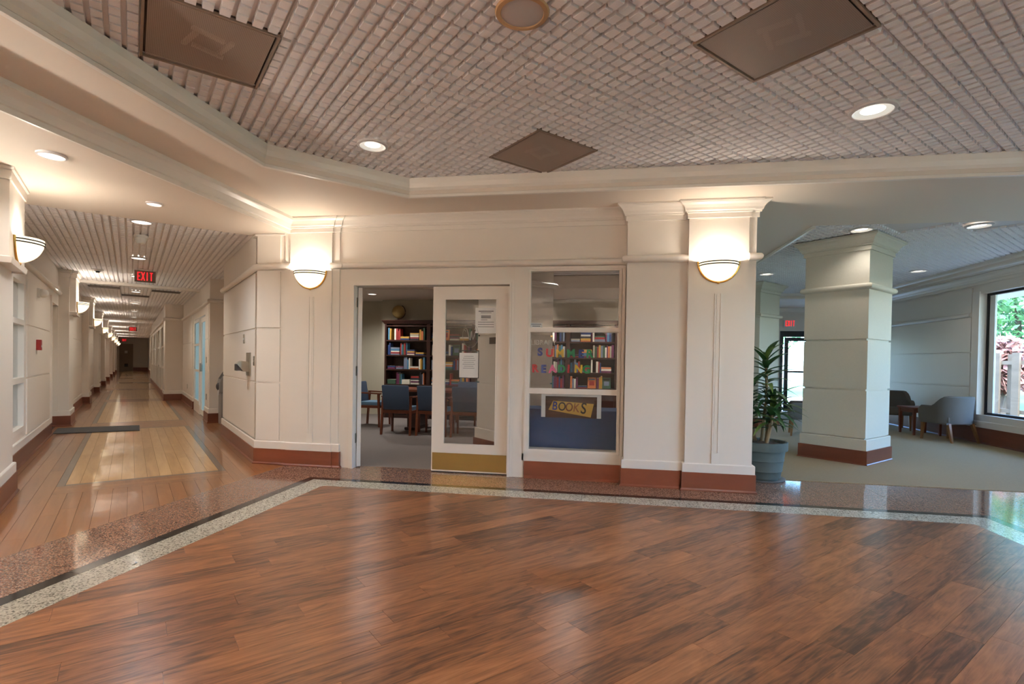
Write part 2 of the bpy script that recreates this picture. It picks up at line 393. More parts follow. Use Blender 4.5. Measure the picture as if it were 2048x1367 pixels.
def zone(a, b, n, va, vb, mt):
    for k in range(n): run(a+(b-a)*k/n, a+(b-a)*(k+1)/n, va, vb, mt)
zone(-1.06, UL-.065, 4, 3.8, 24, M['amber'])
zone(UL-.065, URI+.065, 13, 3.8, 6.20, M['amber'])
zone(URI+.065, 1.24, 3, 4.5, 17.98, M['amber'])
zone(1.24, 1.52, 2, 5.5, 6.99, M['amber']); zone(1.24, 2.0, 6, 9.66, 11.5, M['amber'])
nb = 12; wi = (URI-UL)/nb
for va, vb in panels:
    for k in range(nb): run(UL+k*wi, UL+(k+1)*wi, va, vb, M['maple'])
    for a, b in ((UL-.065, UL), (URI, URI+.065)):
        board(a, b, va-.065, vb+.065, M['strip'])
    board(UL, URI, va-.065, va, M['strip']); board(UL, URI, vb, vb+.065, M['strip'])
for va, vb in ((6.20, 6.555), (11.215, 12.335), (17.915, 18.835)):
    n = round((vb-va)/.118)
    for k in range(n): board(UL-.065, URI+.065, va+(vb-va)*k/n, va+(vb-va)*(k+1)/n, M['amber'])
far.box(-1.06, 24.065, -.011, UL-.065, 56, 0).box(.865, 24.065, -.011, 1.3, 56, 0).box(.865, 18.0, -.011, 1.3, 24.065, 0)
v = 24.065
while v < 55:
    farl.box(UL, v+.9, -.011, URI, v+6, 0); far.box(UL-.065, v, -.011, URI+.065, v+.9, 0); far.box(UL-.065, v+.9, -.011, UL, v+6, 0).box(URI, v+.9, -.011, URI+.065, v+6, 0); v += 6
tag(far.build('far_boards', M['amber'], cf), kind='stuff'); tag(farl.build('far_maple_boards', M['maple'], cf), kind='stuff')

# ================================================================== LIBRARY FRONT (wall_front)
wf = MB()
T = .15
wf.prism([(XC,YF),(-2.80,YF),(-2.80,YF+T),(XC+.3,YF+T)], 0, 2.95)
wf.box(-2.80, YF, 2.115, -.975, YF+T, 2.95)
wf.box(-.975, YF, 0, -.78, YF+T, 2.95)
wf.box(-.78, YF, 2.275, .20, YF+T, 2.95).box(-.78, YF, 0, .20, YF+T, .315)
wf.box(.20, YF, 0, .27, YF+T, 2.95)
front = wf.build('wall_front', M['paint']); tag(front, 'cream panelled front wall of the library', 'wall', kind=S)
# pilaster bodies
XL0, XL1, XL2 = -3.68, -3.61, -3.08        # strip, pilaster panel
XL3 = -2.99
MB().box(XL1, YLP, 0, XL2, YF, 2.95).build('pilaster_panel', M['paint'], front)
MB().box(XL0, YST, 0, XL1, YF, 2.95).build('pilaster_strip', M['paint'], front)
MB().box(XL2, YST, 0, XL3, YF, 2.95).build('pilaster_strip', M['paint'], front)
XP = (.27, .80, .873, 1.445, 1.52)
MB().box(XP[0], YP1, 0, XP[1], 5.95, 2.95).build('pilaster_panel', M['paint'], front)
MB().box(XP[1], YS1, 0, XP[2], 5.95, 2.95).build('pilaster_strip', M['paint'], front)
MB().box(XP[2], YP2, 0, XP[3], 5.95, 2.95).build('pilaster_panel', M['paint'], front)
MB().box(XP[3], YE, 0, XP[4], 5.95, 2.95).build('pilaster_strip', M['paint'], front)
def flute(cx, y, zt):
    for dx in (-.028, .028): MB().box(cx+dx-.006, y-.008, .375, cx+dx+.006, y, zt).build('bead_moulding', M['trim'], front)
    MB().box(cx-.014, y-.004, .375, cx+.014, y, zt).build('bead_moulding', M['trim'], front)
    MB().box(cx-.036, y-.012, ZBASE, cx+.036, y, .385).build('plinth_block', M['trim'], front)
flute(-3.335, YLP, 1.99); flute(1.165, YP2, 1.98)
# facet panels with reveals beside the corridor corner (and along the corridor wall)
cwl = MB(True).box(UR+.012, 6.97, 0, UR+.2, 9.65, 2.95).build('wall_corridor_right', M['paint'])
tag(cwl, 'panelled corridor wall beside the drinking fountain', 'wall', kind=S)
zs = [(ZBASE+.012, .962), (.984, 1.607), (1.629, 2.29)]
for a, b in zs:
    MB().prism([(XC,YF-.0),(XC+.004,YF-.012),(-3.745,YF-.012),(-3.745,YF)], a, b).build('wall_panel', M['paint'], front, bevel=0)
    MB(True).box(UR, 6.968, a, UR+.013, 9.65, b).build('wall_panel', M['paint'], cwl)
MB().box(XC+.004, YF-.012, 2.40, -3.745, YF, 2.74).build('wall_panel', M['paint'], front)
MB(True).box(UR, 6.968, 2.40, UR+.013, 9.65, 2.78).build('wall_panel', M['paint'], cwl)
# mouldings
KICK = [(0,0),(.042,0),(.042,.012),(.030,.026),(.030,ZKICK),(0,ZKICK)]
BASE = [(0,ZKICK),(.022,ZKICK),(.022,ZBASE-.008),(.014,ZBASE),(0,ZBASE)]
RAIL = [(0,2.308)]+[(.018+.036*math.cos(a), 2.345+.037*math.sin(a)) for a in [math.radians(x) for x in range(-80,81,20)]]+[(0,2.382)]
def crown(zb=2.735, zt=2.905, k=1.0):
    h = zt-zb
    return [(0,zb),(.018*k,zb),(.018*k,zb+.28*h),(.034*k,zb+.30*h),(.034*k,zb+.36*h),(.045*k,zb+.42*h),(.052*k,zb+.55*h),(.070*k,zb+.70*h),(.094*k,zb+.80*h),(.100*k,zb+.86*h),(.108*k,zb+.87*h),(.108*k,zt),(0,zt)]
cor_far = uv(UR, 9.65)
pA = [(XC,YF),(XL0,YF),(XL0,YST),(XL1,YST),(XL1,YLP),(XL2,YLP),(XL2,YST),(XL3,YST),(XL3,YF)]
pB = [(XP[0],YF),(XP[0],YP1),(XP[1],YP1),(XP[1],YS1),(XP[2],YS1),(XP[2],YP2),(XP[3],YP2),(XP[3],YE),(XP[4],YE),(XP[4],5.95)]
pBm = [(XP[0],YF),(XP[0],YP1),(XP[1],YP1),(XP[1],YS1),(XP[2],YS1),(XP[2],YP2),(XP[4],YP2),(XP[4],5.95)]
def seg_sweep(name, prof, path, mt, parent, smooth=False):
    return MB().sweep(prof, path).build(name, mt, parent, smooth)
full = [cor_far]+pA
seg_sweep('kick_board', KICK, [cor_far]+pA, M['mahog'], front)
seg_sweep('base_moulding', BASE, [cor_far]+pA, M['trim'], front)
seg_sweep('kick_board', KICK, [(-.79,YF)]+pBm, M['mahog'], front)
seg_sweep('base_moulding', BASE, pBm, M['trim'], front)
seg_sweep('bullnose_rail', RAIL, [cor_far,(XC,YF),(XL0,YF),(XL0,YST),(XL1+.01,YST)], M['trim'], front, True)
seg_sweep('bullnose_rail', RAIL, [(XL2-.01,YST),(XL3,YST),(XL3,YF),(XP[0],YF),(XP[0],YP1),(XP[1],YP1),(XP[1],YS1),(XP[2],YS1)], M['trim'], front, True)
seg_sweep('bullnose_rail', RAIL, [(XP[3],YE),(XP[4],YE),(XP[4],5.95)], M['trim'], front, True)
seg_sweep('crown_moulding', crown(), [(XL0-.02,YF)]+pA[1:]+pB, M['trim'], front)
seg_sweep('crown_moulding', [(0,2.715),(.03,2.715),(.03,2.735),(0,2.735)], [uv(UR,7.0),(XC,YF),(XL0,YF)], M['trim'], front)
# window bay casing and door casing
def frame(name, x0, z0, x1, z1, wd, ya, yb, mt, parent, bottom=True):
    MB().box(x0, ya, z0, x0+wd, yb, z1).build(name, mt, parent); MB().box(x1-wd, ya, z0, x1, yb, z1).build(name, mt, parent)
    MB().box(x0+wd, ya, z1-wd, x1-wd, yb, z1).build(name, mt, parent)
    if bottom: MB().box(x0+wd, ya, z0, x1-wd, yb, z0+wd).build(name, mt, parent)
frame('door_casing', -2.855, 0, -.925, 2.165, .05, YF-.02, YF, M['trim'], front, False)
frame('door_casing', -2.822, 0, -.955, 2.14, .024, YF-.036, YF+.10, M['trim'], front, False)
MB().box(-.925, YF-.012, 0, -.80, YF, 2.30).build('flat_casing', M['trim'], front)
MB().box(-.82, YF-.012, ZKICK, .262, YF, .262).build('flat_casing', M['trim'], front)
win = thing('window_1', 'three-pane library window with coloured paper letters', 'window', (0,0,0), kind=S)
frame('window_casing', -.80, .262, .262, 2.305, .03, YF-.026, YF, M['trim'], win)
frame('window_frame', -.775, .29, .225, 2.285, .028, YF-.016, YF+.06, M['trim'], win)
for z0, z1 in ((1.596, 1.645), (.925, .982)): MB().box(-.75, YF-.014, z0, .20, YF+.055, z1).build('window_rail', M['trim'], win)
for z0, z1 in ((.318, .925), (.982, 1.596), (1.645, 2.258)): MB().box(-.748, YF+.018, z0, .198, YF+.024, z1).build('window_pane', M['glass'], win)
# door leaf, closed
YD = YF+.035
dr = thing('door_1', 'closed glazed leaf of the library double door with brass kick plate', 'door', (-1.42, YD, 0), kind=S)
def box_at(name, x0, y0, z0, x1, y1, z1, mt, par, bevel=0):
    lx, ly, lz = par.location
    return MB().box(x0-lx, y0-ly, z0-lz, x1-lx, y1-ly, z1-lz).build(name, mt, par, bevel=bevel)
dl = (-1.868, -.99)
box_at('door_stile', dl[0], YD, .012, -1.727, YD+.045, 2.105, M['trim'], dr); box_at('door_stile', -1.132, YD, .012, dl[1], YD+.045, 2.105, M['trim'], dr)
box_at('door_rail', -1.727, YD, 1.962, -1.132, YD+.045, 2.105, M['trim'], dr); box_at('door_rail', -1.727, YD, .012, -1.132, YD+.045, .325, M['trim'], dr)
for a in ((-1.737,.315,-1.722,1.972),(-1.137,.315,-1.122,1.972),(-1.722,.315,-1.137,.33),(-1.722,1.957,-1.137,1.972)):
    box_at('glazing_bead', a[0], YD-.006, a[1], a[2], YD+.002, a[3], M['trim'], dr)
box_at('glass_pane', -1.725, YD+.018, .327, -1.134, YD+.024, 1.96, M['glass'], dr)
box_at('kick_plate', dl[0]+.012, YD-.003, .028, dl[1]-.008, YD, .222, M['brassk'], dr)
box_at('door_sweep', dl[0], YD+.005, .002, dl[1], YD+.04, .012, M['black'], dr)
# open leaf, folded back into the library
dop = thing('door_2', 'open leaf of the library double door seen edge-on with three steel hinges', 'door', (-2.785, YF+.05, 0), math.radians(122), kind=S)
MB().box(.0, -.046, .012, .88, 0, 2.105).build('door_leaf', M['trim'], dop)
for z in (1.93, 1.13, .345):
    MB().box(-.012, -.050, z-.055, .012, -.046, z+.055).build('hinge', M['steel'], dop)
    h = MB().box(-2.797-.0, YF+.03, z-.055, -2.793, YF+.062, z+.055).build('hinge_leaf', M['steel'], front)

# ================================================================== CEILINGS
# tile mesh: 8 x 8 raised pads, wide reveals along the corridor axis
def tile_mesh(nu, nv, pu, pv, gu, gv, name):
    mb = MB(); mb.add([(0.004,0.004,.024),(pu-.004,.004,.024),(pu-.004,pv-.004,.024),(.004,pv-.004,.024)], [(0,1,2,3)])
    for i in range(nu):
        for j in range(nv):
            x0, x1 = pu*i/nu+gu/2, pu*(i+1)/nu-gu/2; y0, y1 = pv*j/nv+gv/2, pv*(j+1)/nv-gv/2
            if i == 0: x0 = .012
            if i == nu-1: x1 = pu-.012
            if j == 0: y0 = .012
            if j == nv-1: y1 = pv-.012
            c = .003
            mb.add([(x0,y0,.024),(x1,y0,.024),(x1,y1,.024),(x0,y1,.024),(x0+c,y0+c,0),(x1-c,y0+c,0),(x1-c,y1-c,0),(x0+c,y1-c,0)],
                   [(4,7,6,5),(0,4,5,1),(1,5,6,2),(2,6,7,3),(3,7,4,0)])
    me = mb.mesh(name, M['tile']); return me
PU, PV = .6225, .683
tm = tile_mesh(8, 8, PU, PV, .022, .012, 'ceiling_tile')
cl = MB().box(-3.4, -4.4, ZT+.026, 6.3, 5.2, ZT+.07).build('ceiling', M['grid']); tag(cl, 'lobby ceiling of grooved square acoustic tiles', 'ceiling', kind=S)
FIX = {}
holes = []
for i in range(-9, 11):
    for j in range(-9, 8):
        u0 = .662+PU*i; v0 = 1.781+PV*(j)
        cx, cy = uv(u0+PU/2, v0+PV/2)
        if not (-3.25 < cx < 6.2 and -4.3 < cy < 5.35): continue
        if cx < -2.4-.45 or (cx < -1.8 and (v0 > 4.8)): 
            if cx < -3.2: continue
        key = (i, j)
        if key in ((-1, 2), (3, 2), (3, -1)): continue
        if any(in_view(*uv(u0+a*PU, v0+b*PV), ZT, 30) for a in (0,.5,1) for b in (0,.5,1)):
            o = link('ceiling_tile', tm, cl); o.location = (cx-CA*PU/2+SA*PV/2, cy-SA*PU/2-CA*PV/2, ZT); o.rotation_euler = (0,0,AL)
        else: holes.append((cx, cy))
tag(MB().box(-3.4, -4.4, ZT+.002, 6.3, -.3, ZT+.012).build('tile_field', M['tile'], cl), kind='stuff')
def air_diffuser(u0, v0, z, label, pu=PU, pv=PV):
    t = thing('air_diffuser', label, 'vent', uv(u0+pu/2, v0+pv/2)+(z,), AL, 'ceiling diffusers')
    a, b = pu/2+.006, pv/2+.006
    fr = MB(); fr.box(-a,-b,-.004,a,-b+.014,.012).box(-a,b-.014,-.004,a,b,.012).box(-a,-b+.014,-.004,-a+.014,b-.014,.012).box(a-.014,-b+.014,-.004,a,b-.014,.012)
    fr.build('frame', M['grille'], t)
    me = perforated; o = link('perforated_face', me, t); o.scale = (pu/PU, pv/PV, 1)
    MB().box(-a, -b, .0245, a, b, .0256).build('backing', M['grilledark'], t)
    for k in range(4):
        an = k*math.pi/2+.3; c = MB().box(-.085,-.012,.008,.085,.012,.0255).build('vane', M['vane'], t); c.rotation_euler = (0,0,an); c.location = (.09*math.cos(an+1.2), .09*math.sin(an+1.2), 0)
    return t
def perf_mat():
    mt, n, b = base_mat('perforated_metal'); tc = n.nodes.new('ShaderNodeTexCoord')
    mp = n.nodes.new('ShaderNodeMapping'); mp.inputs['Scale'].default_value = (120,120,1); n.links.new(tc.outputs['Object'], mp.inputs['Vector'])
    vo = n.nodes.new('ShaderNodeTexVoronoi'); vo.inputs['Scale'].default_value = 1; vo.inputs['Randomness'].default_value = 0; n.links.new(mp.outputs['Vector'], vo.inputs['Vector'])
    r = ramp(n, [(.30,(92,78,70)),(.36,(186,166,152))]); n.links.new(vo.outputs['Distance'], r.inputs['Fac']); n.links.new(r.outputs['Color'], b.inputs['Base Color'])
    b.inputs['Roughness'].default_value = .5; b.inputs['Metallic'].default_value = .3; b.inputs['Base Color'].default_value = lin((176,156,142))+(1,)
    for l in list(b.inputs['Base Color'].links): n.links.remove(l)
    gt = n.nodes.new('ShaderNodeMath'); gt.operation = 'GREATER_THAN'; gt.inputs[1].default_value = .34; n.links.new(vo.outputs['Distance'], gt.inputs[0]); n.links.new(gt.outputs[0], b.inputs['Alpha'])
    return mt
M['perf'] = perf_mat()
perforated = MB().box(-PU/2+.02, -PV/2+.02, 0, PU/2-.02, PV/2-.02, .003).mesh('perforated_face', M['perf'])
air_diffuser(.662-PU, 1.781+2*PV, ZT, 'square perforated ceiling diffuser beside the corridor soffit')
air_diffuser(.662+3*PU, 1.781+2*PV, ZT, 'square perforated ceiling diffuser above the library door')
air_diffuser(.662+3*PU, 1.781-PV, ZT, 'square perforated ceiling diffuser nearest the right downlight')
# ceiling speaker
sp = thing('ceiling_speaker', 'round grey ceiling speaker with tan rim', 'speaker', (-.42, 2.655, ZT))
MB().lathe([(.108,-.006),(.112,-.012),(.134,-.010),(.140,0)], seg=40).build('rim', mat('tan_rim', (196,156,112), .5), sp, True)
MB().lathe([(.0005,-.010),(.09,-.009),(.109,-.006)], seg=40).build('speaker_grille', mat('speaker_mesh', (196,186,180), .7), sp, True)
# tray: soffit ring at ZS round the lobby tiles
TX0, TY1, TV = -2.80, 4.93, 4.79
c1 = ((CA*0+0), 0)
def line_v(v, x=None, y=None):   # point on v = const
    # v = -SA x + CA y
    return (x, (v+SA*x)/CA) if x is not None else ((CA*y-v)/SA, y)
q1 = line_v(TV, x=TX0); q2 = line_v(TV, y=TY1)
tray = [(TX0,-4.3), q1, q2, (6.1,TY1)]
sof = MB()
XCR = -3.62
sof.prism([(XCR,-4.4),(TX0,-4.4),(TX0,q1[1]),q1,q2,(XCR,q2[1])][0:1]+[(TX0,-4.4),q1,q2,(q2[0],5.9),(XCR,5.9)], ZS, ZS+.3)
sof.box(q2[0], TY1, ZS, 6.6, 5.9, ZS+.3).box(1.0, 5.9, ZS, 6.6, 6.55, ZS+.3).box(1.0, 6.55, ZS, 2.45, 15.8, ZS+.3)
sof.box(6.05, -4.4, ZS, 6.6, TY1, ZS+.3)
sf = sof.build('ceiling', M['soffit']); tag(sf, 'plain plaster soffit around the lobby ceiling tray', 'ceiling', kind=S)
TRAY = [(-.004,ZS-.03),(.030,ZS-.03),(.030,ZS-.004),(.022,ZS+.004),(.024,ZS+.03),(.05,ZS+.06),(.062,ZS+.10),(.064,ZT+.004),(-.004,ZT+.004)]
# tray outline runs with the opening on its right side
TRp = [(d-.03, z) for d, z in TRAY]
tr_path = [(TX0,-4.3), q1, q2, (6.05,TY1), (6.05,-4.3)]
MB().sweep([(d,z) for d,z in TRp], tr_path).build('tray_moulding', M['trim'], sf)
# lower soffit between lobby and corridor, with crown down to it
low = MB()
lw_pts = [(XCR,-4.4),(XCR,5.9)]
mouth_r = uv(1.45, 6.99); mouth_l = uv(-1.4, 6.99)
low.prism([(XCR,-4.4),(XCR,YF+.05),line_v(6.99, y=YF+.05),mouth_l,(-9,mouth_l[1]-2.5),(-9,-4.4)], ZL, ZS+.3)
lo = low.build('ceiling', M['soffit']); tag(lo, 'low plaster soffit at the corridor mouth with recessed lights', 'ceiling', kind=S)
MB().sweep([(0,ZL-.006),(.02,ZL-.006),(.02,ZL+.03),(.034,ZL+.036),(.04,ZL+.055),(.055,ZL+.09),(.085,ZL+.118),(.10,ZL+.125),(.10,ZS+.004),(0,ZS+.004)], [(XCR,YF+.03),(XCR,-4.4)][::-1]).build('crown_moulding', M['trim'], lo)
# corridor ceiling
cpu, cpv = .568, .60
tmc = tile_mesh(8, 8, cpu, cpv, .018, .010, 'corridor_tile')
cc = MB(True).box(-1.4, 6.9, ZC+.026, 2.4, 57, ZC+.2).build('ceiling', M['grid']); tag(cc, 'corridor ceiling of grooved acoustic tiles', 'ceiling', kind=S)
for i in range(-1, 4):
    for jj in range(0, 32):
        o = link('ceiling_tile', tmc, cc); p = uv(-.763+cpu*i, 6.98+cpv*jj); o.location = (p[0], p[1], ZC); o.rotation_euler = (0,0,AL)
fm = MB(True)
for k in range(44):
    a = 26.2+k*.6
    for t in range(5):
        for q in range(4): fm.box(-1.33+t*cpu+q*.142+.006, a+.01, ZC, -1.33+t*cpu+q*.142+.136, a+.59, ZC+.012)
tag(fm.build('far_tiles', M['tile'], cc), kind='stuff')
MB(True).box(-1.1, 13.50, ZC-.05, 1.3, 13.66, ZC+.02).build('cross_band', M['trim'], cc)
for u0 in (-.763, .373): MB(True).box(u0+.01, 14.35, ZC-.006, u0+.56, 14.75, ZC+.002).build('return_grille', M['grilledark'], cc)
MB(True).box(-.19, 15.9, ZC-.006, .365, 16.3, ZC+.002).build('return_grille', M['grilledark'], cc)
# lounge ceiling
ZLG = 3.0
lg = MB().box(2.3, 6.4, ZLG+.026, 6.6, 15.8, ZLG+.2).build('ceiling', M['grid']); tag(lg, 'lounge ceiling of grooved tiles behind the lobby', 'ceiling', kind=S)
tml = tile_mesh(8, 8, .61, .61, .018, .014, 'lounge_tile')
for i in range(8, 30):
    for jj in range(-4, 20):
        u0, v0 = .05+.61*i, .06+.61*jj; cx, cy = uv(u0+.305, v0+.305)
        if 2.15 < cx < 6.4 and 6.25 < cy < 13.6 and in_view(cx, cy, ZLG, 60) and (i, jj) not in ((12,3),(13,2)):
            o = link('ceiling_tile', tml, lg); o.location = uv(u0, v0)+(ZLG,); o.rotation_euler = (0,0,AL)
ls = MB().box(6.1, 6.55, ZS, 6.6, 15.8, ZLG+.1).box(2.45, 13.3, ZS, 6.1, 15.8, ZLG+.1).build('ceiling', M['soffit']); tag(ls, 'plaster soffit along the lounge window wall', 'ceiling', kind=S)
MB().sweep(TRp[:-2]+[(.034,ZLG+.01),(-.034,ZLG+.01)], [(2.45,6.55),(2.45,13.3),(6.1,13.3),(6.1,6.55)]).build('tray_moulding', M['trim'], ls)

rf = MB().box(-8.4, -5, 3.34, 6.72, 16, 3.5); rf = rf.build('roof', M['soffit']); tag(rf, 'unseen roof slab added as sun block above lobby and lounge', 'roof', kind=S)  # added out of view to keep direct sun out of the rooms
rf2 = MB(True).box(-5, 2, 3.3, 4, 57, 3.34).build('roof', M['soffit']); tag(rf2, 'unseen roof slab added as sun block above the corridor', 'roof', kind=S)  # second added slab, stops sun falling through the corridor window
# ================================================================== OTHER WALLS
# corridor left side
wl = MB(True)
wl.box(-1.2, 6.51, 0, -1.03, 7.05, 2.95).box(-1.2, 8.42, 0, -1.03, 11.0, 2.95).box(-1.2, 7.05, 0, -1.03, 8.42, .36).box(-1.2, 7.05, 2.16, -1.03, 8.42, 2.95).box(-1.2, 11.0, 2.12, -1.03, 12.1, 2.95).box(-1.2, 12.1, 0, -1.03, 56, 2.95).box(-1.3,11.0,0,-1.2,12.1,2.2)
wcl = wl.build('wall_left', M['paint']); tag(wcl, 'panelled corridor wall with pillars on the left', 'wall', kind=S)
for a, b in zs:
    MB(True).box(-1.03, 8.62, a, -1.018, 10.85, b).build('wall_panel', M['paint'], wcl)
    for k in range(3): MB(True).box(-1.03, 13.06+5.3*k, a, -1.018, 17.36+5.3*k, b).build('wall_panel', M['paint'], wcl)
def uvsweep(name, prof, path, mt, par, smooth=False): return MB().sweep(prof, [uv(*p) for p in path]).build(name, mt, par, smooth)
for prof, nm, mt in ((KICK,'kick_board',M['mahog']), (BASE,'base_moulding',M['trim'])):
    uvsweep(nm, prof, [(-1.03,6.60),(-1.03,10.95)], mt, wcl)
    for k in range(8): uvsweep(nm, prof, [(-1.03,13.0+5.3*k),(-1.03,17.42+5.3*k)], mt, wcl)
uvsweep('bullnose_rail', RAIL, [(-1.03,6.6),(-1.03,12.1)], M['trim'], wcl, True)
for k in range(6): uvsweep('bullnose_rail', RAIL, [(-1.03,13.0+5.3*k),(-1.03,17.42+5.3*k)], M['trim'], wcl, True)
MB(True).box(-1.03, 10.92, 0, -1.005, 11.0, 2.2).build('door_casing', M['trim'], wcl)
wn = thing('window_2', 'white framed corridor window beside the left pillar', 'window', kind=S)
for a in ((7.05,.36,7.12,2.16),(8.35,.36,8.42,2.16),(7.12,.36,8.35,.42),(7.12,2.09,8.35,2.16),(7.12,1.60,8.35,1.66),(7.12,.93,8.35,.99)):
    MB(True).box(-1.09, a[0], a[1], -1.015, a[2], a[3]).build('window_frame', M['trim'], wn)
for z0, z1 in ((.42,.93),(.99,1.60),(1.66,2.09)): MB(True).box(-1.075, 7.12, z0, -1.069, 8.35, z1).build('window_pane', M['glass'], wn)
bk = MB(True).box(-2.6, 5.9, 0, -2.5, 10, 2.9).box(-2.6, 9.9, 0, -1.2, 10, 2.9).box(-2.6, 5.9, 0, -1.2, 6.0, 2.9).box(-2.6, 5.9, 2.9, -1.2, 10, 3.0).box(-2.6, 5.9, -.1, -1.2, 10, 0).build('wall_office', mat('office_wall', (180,176,166), .8)); tag(bk, 'pale wall of the room behind the corridor window', 'wall', kind=S)
# pillars
def pillar(v0, v1, label, u=-.885):
    p = thing('pillar', label, 'pillar', kind=S)
    MB(True).box(-1.12, v0, 0, u, v1, 2.95).build('shaft', M['paint'], p)
    pts = [(-1.12,v0),(u,v0),(u,v1),(-1.12,v1)]
    uvsweep('kick_board', KICK, pts, M['mahog'], p); uvsweep('base_moulding', BASE, pts, M['trim'], p)
    b0, b1 = v0+.08, v1-.08
    MB(True).box(u, b0, 2.0, u+.085, b1, 2.9).build('lamp_box', M['trim'], p)
    uvsweep('lamp_box_lip', [(0,1.985),(.012,1.985),(.02,2.03),(0,2.04)], [(u,b0),(u+.085,b0),(u+.085,b1),(u,b1)], M['trim'], p)
    uvsweep('crown_moulding', [(0,ZL-.10),(.012,ZL-.10),(.016,ZL-.03),(.03,ZL-.02),(.034,ZL+.03),(0,ZL+.03)], [(-1.12,v0),(u,v0),(u,b0),(u+.085,b0),(u+.085,b1),(u,b1),(u,v1),(-1.12,v1)], M['trim'], p)
    return p
pv_list = [(5.62,6.51,-.865)]+[(12.12+5.3*k, 12.98+5.3*k, -.885) for k in range(8)]
for k, (a, b, u) in enumerate(pv_list):
    nth = ['nearest', 'second', 'third', 'fourth', 'fifth', 'sixth', 'seventh', 'eighth', 'farthest'][k]
    pillar(a, b, 'white corridor pillar with a wall lamp, %s on the left side' % nth, u)
# lobby walls outside the frame
pcl = uv(-.9, 5.62)
wls = MB().prism([pcl, (pcl[0]-.3, pcl[1]+.2), (-5.2, 2.6), (-4.9, 2.6)], 0, 2.95).box(-5.2,-4.4,0,-4.9,2.62,2.95).build('wall_side', M['paint']); tag(wls, 'plain lobby wall left of the corridor', 'wall', kind=S)
bw = MB().box(-5.2, -4.5, 0, 7.0, -4.3, 3.1).build('wall_back', M['paint']); tag(bw, 'panelled lobby wall opposite the library', 'wall', kind=S)
for x in (-1.55, .25):
    MB().box(x-.33, -4.3, 0, x+.33, -4.0, 2.95).build('pilaster_panel', M['paint'], bw)
    MB().sweep(crown(), [(x+.33,-4.3),(x+.33,-4.0),(x-.33,-4.0),(x-.33,-4.3)]).build('crown_moulding', M['trim'], bw)
    MB().sweep(KICK, [(x+.33,-4.3),(x+.33,-4.0),(x-.33,-4.0),(x-.33,-4.3)]).build('kick_board', M['mahog'], bw)
# corridor right side past the fountain wall
wr = MB(True)
wr.box(UR, 11.5, 0, 2.1, 11.6, 2.95).box(UR+.005, 11.6, 0, 1.4, 12.22, 2.95).box(UR+.02, 12.22, 2.15, 1.4, 14.75, 2.95).box(UR+.02, 14.55, 0, 1.4, 18.05, 2.95)
wr.box(2.1, 9.5, 0, 2.2, 11.6, 2.95).box(1.43, 9.57, 0, 2.2, 9.65, 2.95)
wr.box(.795, 18.0, 0, 1.5, 18.9, 2.95).box(.82, 18.9, 2.2, 1.2, 32.2, 2.95).box(.82, 18.9, 0, 1.2, 32.2, .16).box(.80, 31.6, 0, 1.3, 32.2, 2.95).box(UR, 32.2, 0, 1.4, 56, 2.95)
wcr = wr.build('wall_right', M['paint']); tag(wcr, 'corridor wall with doors and glazed shopfront on the right', 'wall', kind=S)
for prof, nm, mt in ((KICK,'kick_board',M['mahog']), (BASE,'base_moulding',M['trim'])):
    uvsweep(nm, prof, [(UR+.005,12.20),(UR+.005,11.5),(1.6,11.5)], mt, wcr); uvsweep(nm, prof, [(.82,30),(.82,18.9),(.795,18.9),(.795,18.0),(UR+.02,18.0),(UR+.02,14.75)][2:], mt, wcr)
    uvsweep(nm, prof, [(UR,55),(UR,32.3)], mt, wcr)
uvsweep('kick_board', KICK, [(.82,31.5),(.82,18.92)], M['mahog'], wcr)
uvsweep('bullnose_rail', RAIL, [(.82,31.5),(.82,18.9),(.795,18.9),(.795,18.0),(UR+.02,18.0),(UR+.02,12.22),(UR+.005,12.22),(UR+.005,11.5),(1.6,11.5)], M['trim'], wcr, True)
for a, b in zs:
    MB(True).box(UR+.008, 15.0, a, UR+.02, 17.95, b).build('wall_panel', M['paint'], wcr); MB(True).box(UR-.006, 11.62, a, UR+.005, 12.18, b).build('wall_panel', M['paint'], wcr)
d3 = thing('door_3', 'teal lit glass door in the corridor beside the recess', 'door', kind=S)
for a in ((12.24,0,12.34,2.12),(13.24,0,13.34,2.12),(12.34,2.02,13.24,2.12),(12.34,0,13.24,.12)): MB(True).box(UR+.03, a[0], a[1], UR+.075, a[2], a[3]).build('door_frame', M['trim'], d3)
MB(True).box(UR+.05, 12.34, .12, UR+.056, 13.24, 2.02).build('glass_pane', M['tealglow'], d3)
MB(True).box(UR+.0, 13.16, .95, UR+.03, 13.24, 1.13).build('lock_plate', M['steel'], d3)
w3 = thing('window_3', 'glazed sidelight with sparkling curtain next to the teal door', 'window', kind=S)
for a in ((13.36,0.2,13.44,2.12),(14.47,.2,14.55,2.12),(13.44,2.05,14.47,2.12),(13.44,.2,14.47,.28),(13.44,1.52,14.47,1.57),(13.44,.93,14.47,.98)): MB(True).box(UR, a[0], a[1], UR+.06, a[2], a[3]).build('window_frame', M['trim'], w3)
for z0, z1 in ((.28,.93),(.98,1.52),(1.57,2.05)): MB(True).box(UR+.03, 13.44, z0, UR+.036, 14.47, z1).build('window_pane', M['tealglow'], w3)
MB(True).box(UR+.01, 13.3, 0, 1.4, 14.6, .2).build('sill_wall', M['paint'], w3)
w4 = thing('window_4', 'long row of glazed shopfront panes far down the corridor', 'window', kind=S)
for k in range(9):
    a = 19.1+k*1.4
    MB(True).box(.80, a-.05, .16, .86, a+.05, 2.2).build('mullion', M['trim'], w4)
    for z0, z1 in ((.18,.9),(.95,1.55),(1.6,2.18)): MB(True).box(.84, a+.05, z0, .846, a+1.35, z1).build('window_pane', M['glass'], w4)
for z in (.925, 1.575): MB(True).box(.82, 19.1, z-.03, .86, 31.6, z+.03).build('transom', M['trim'], w4)
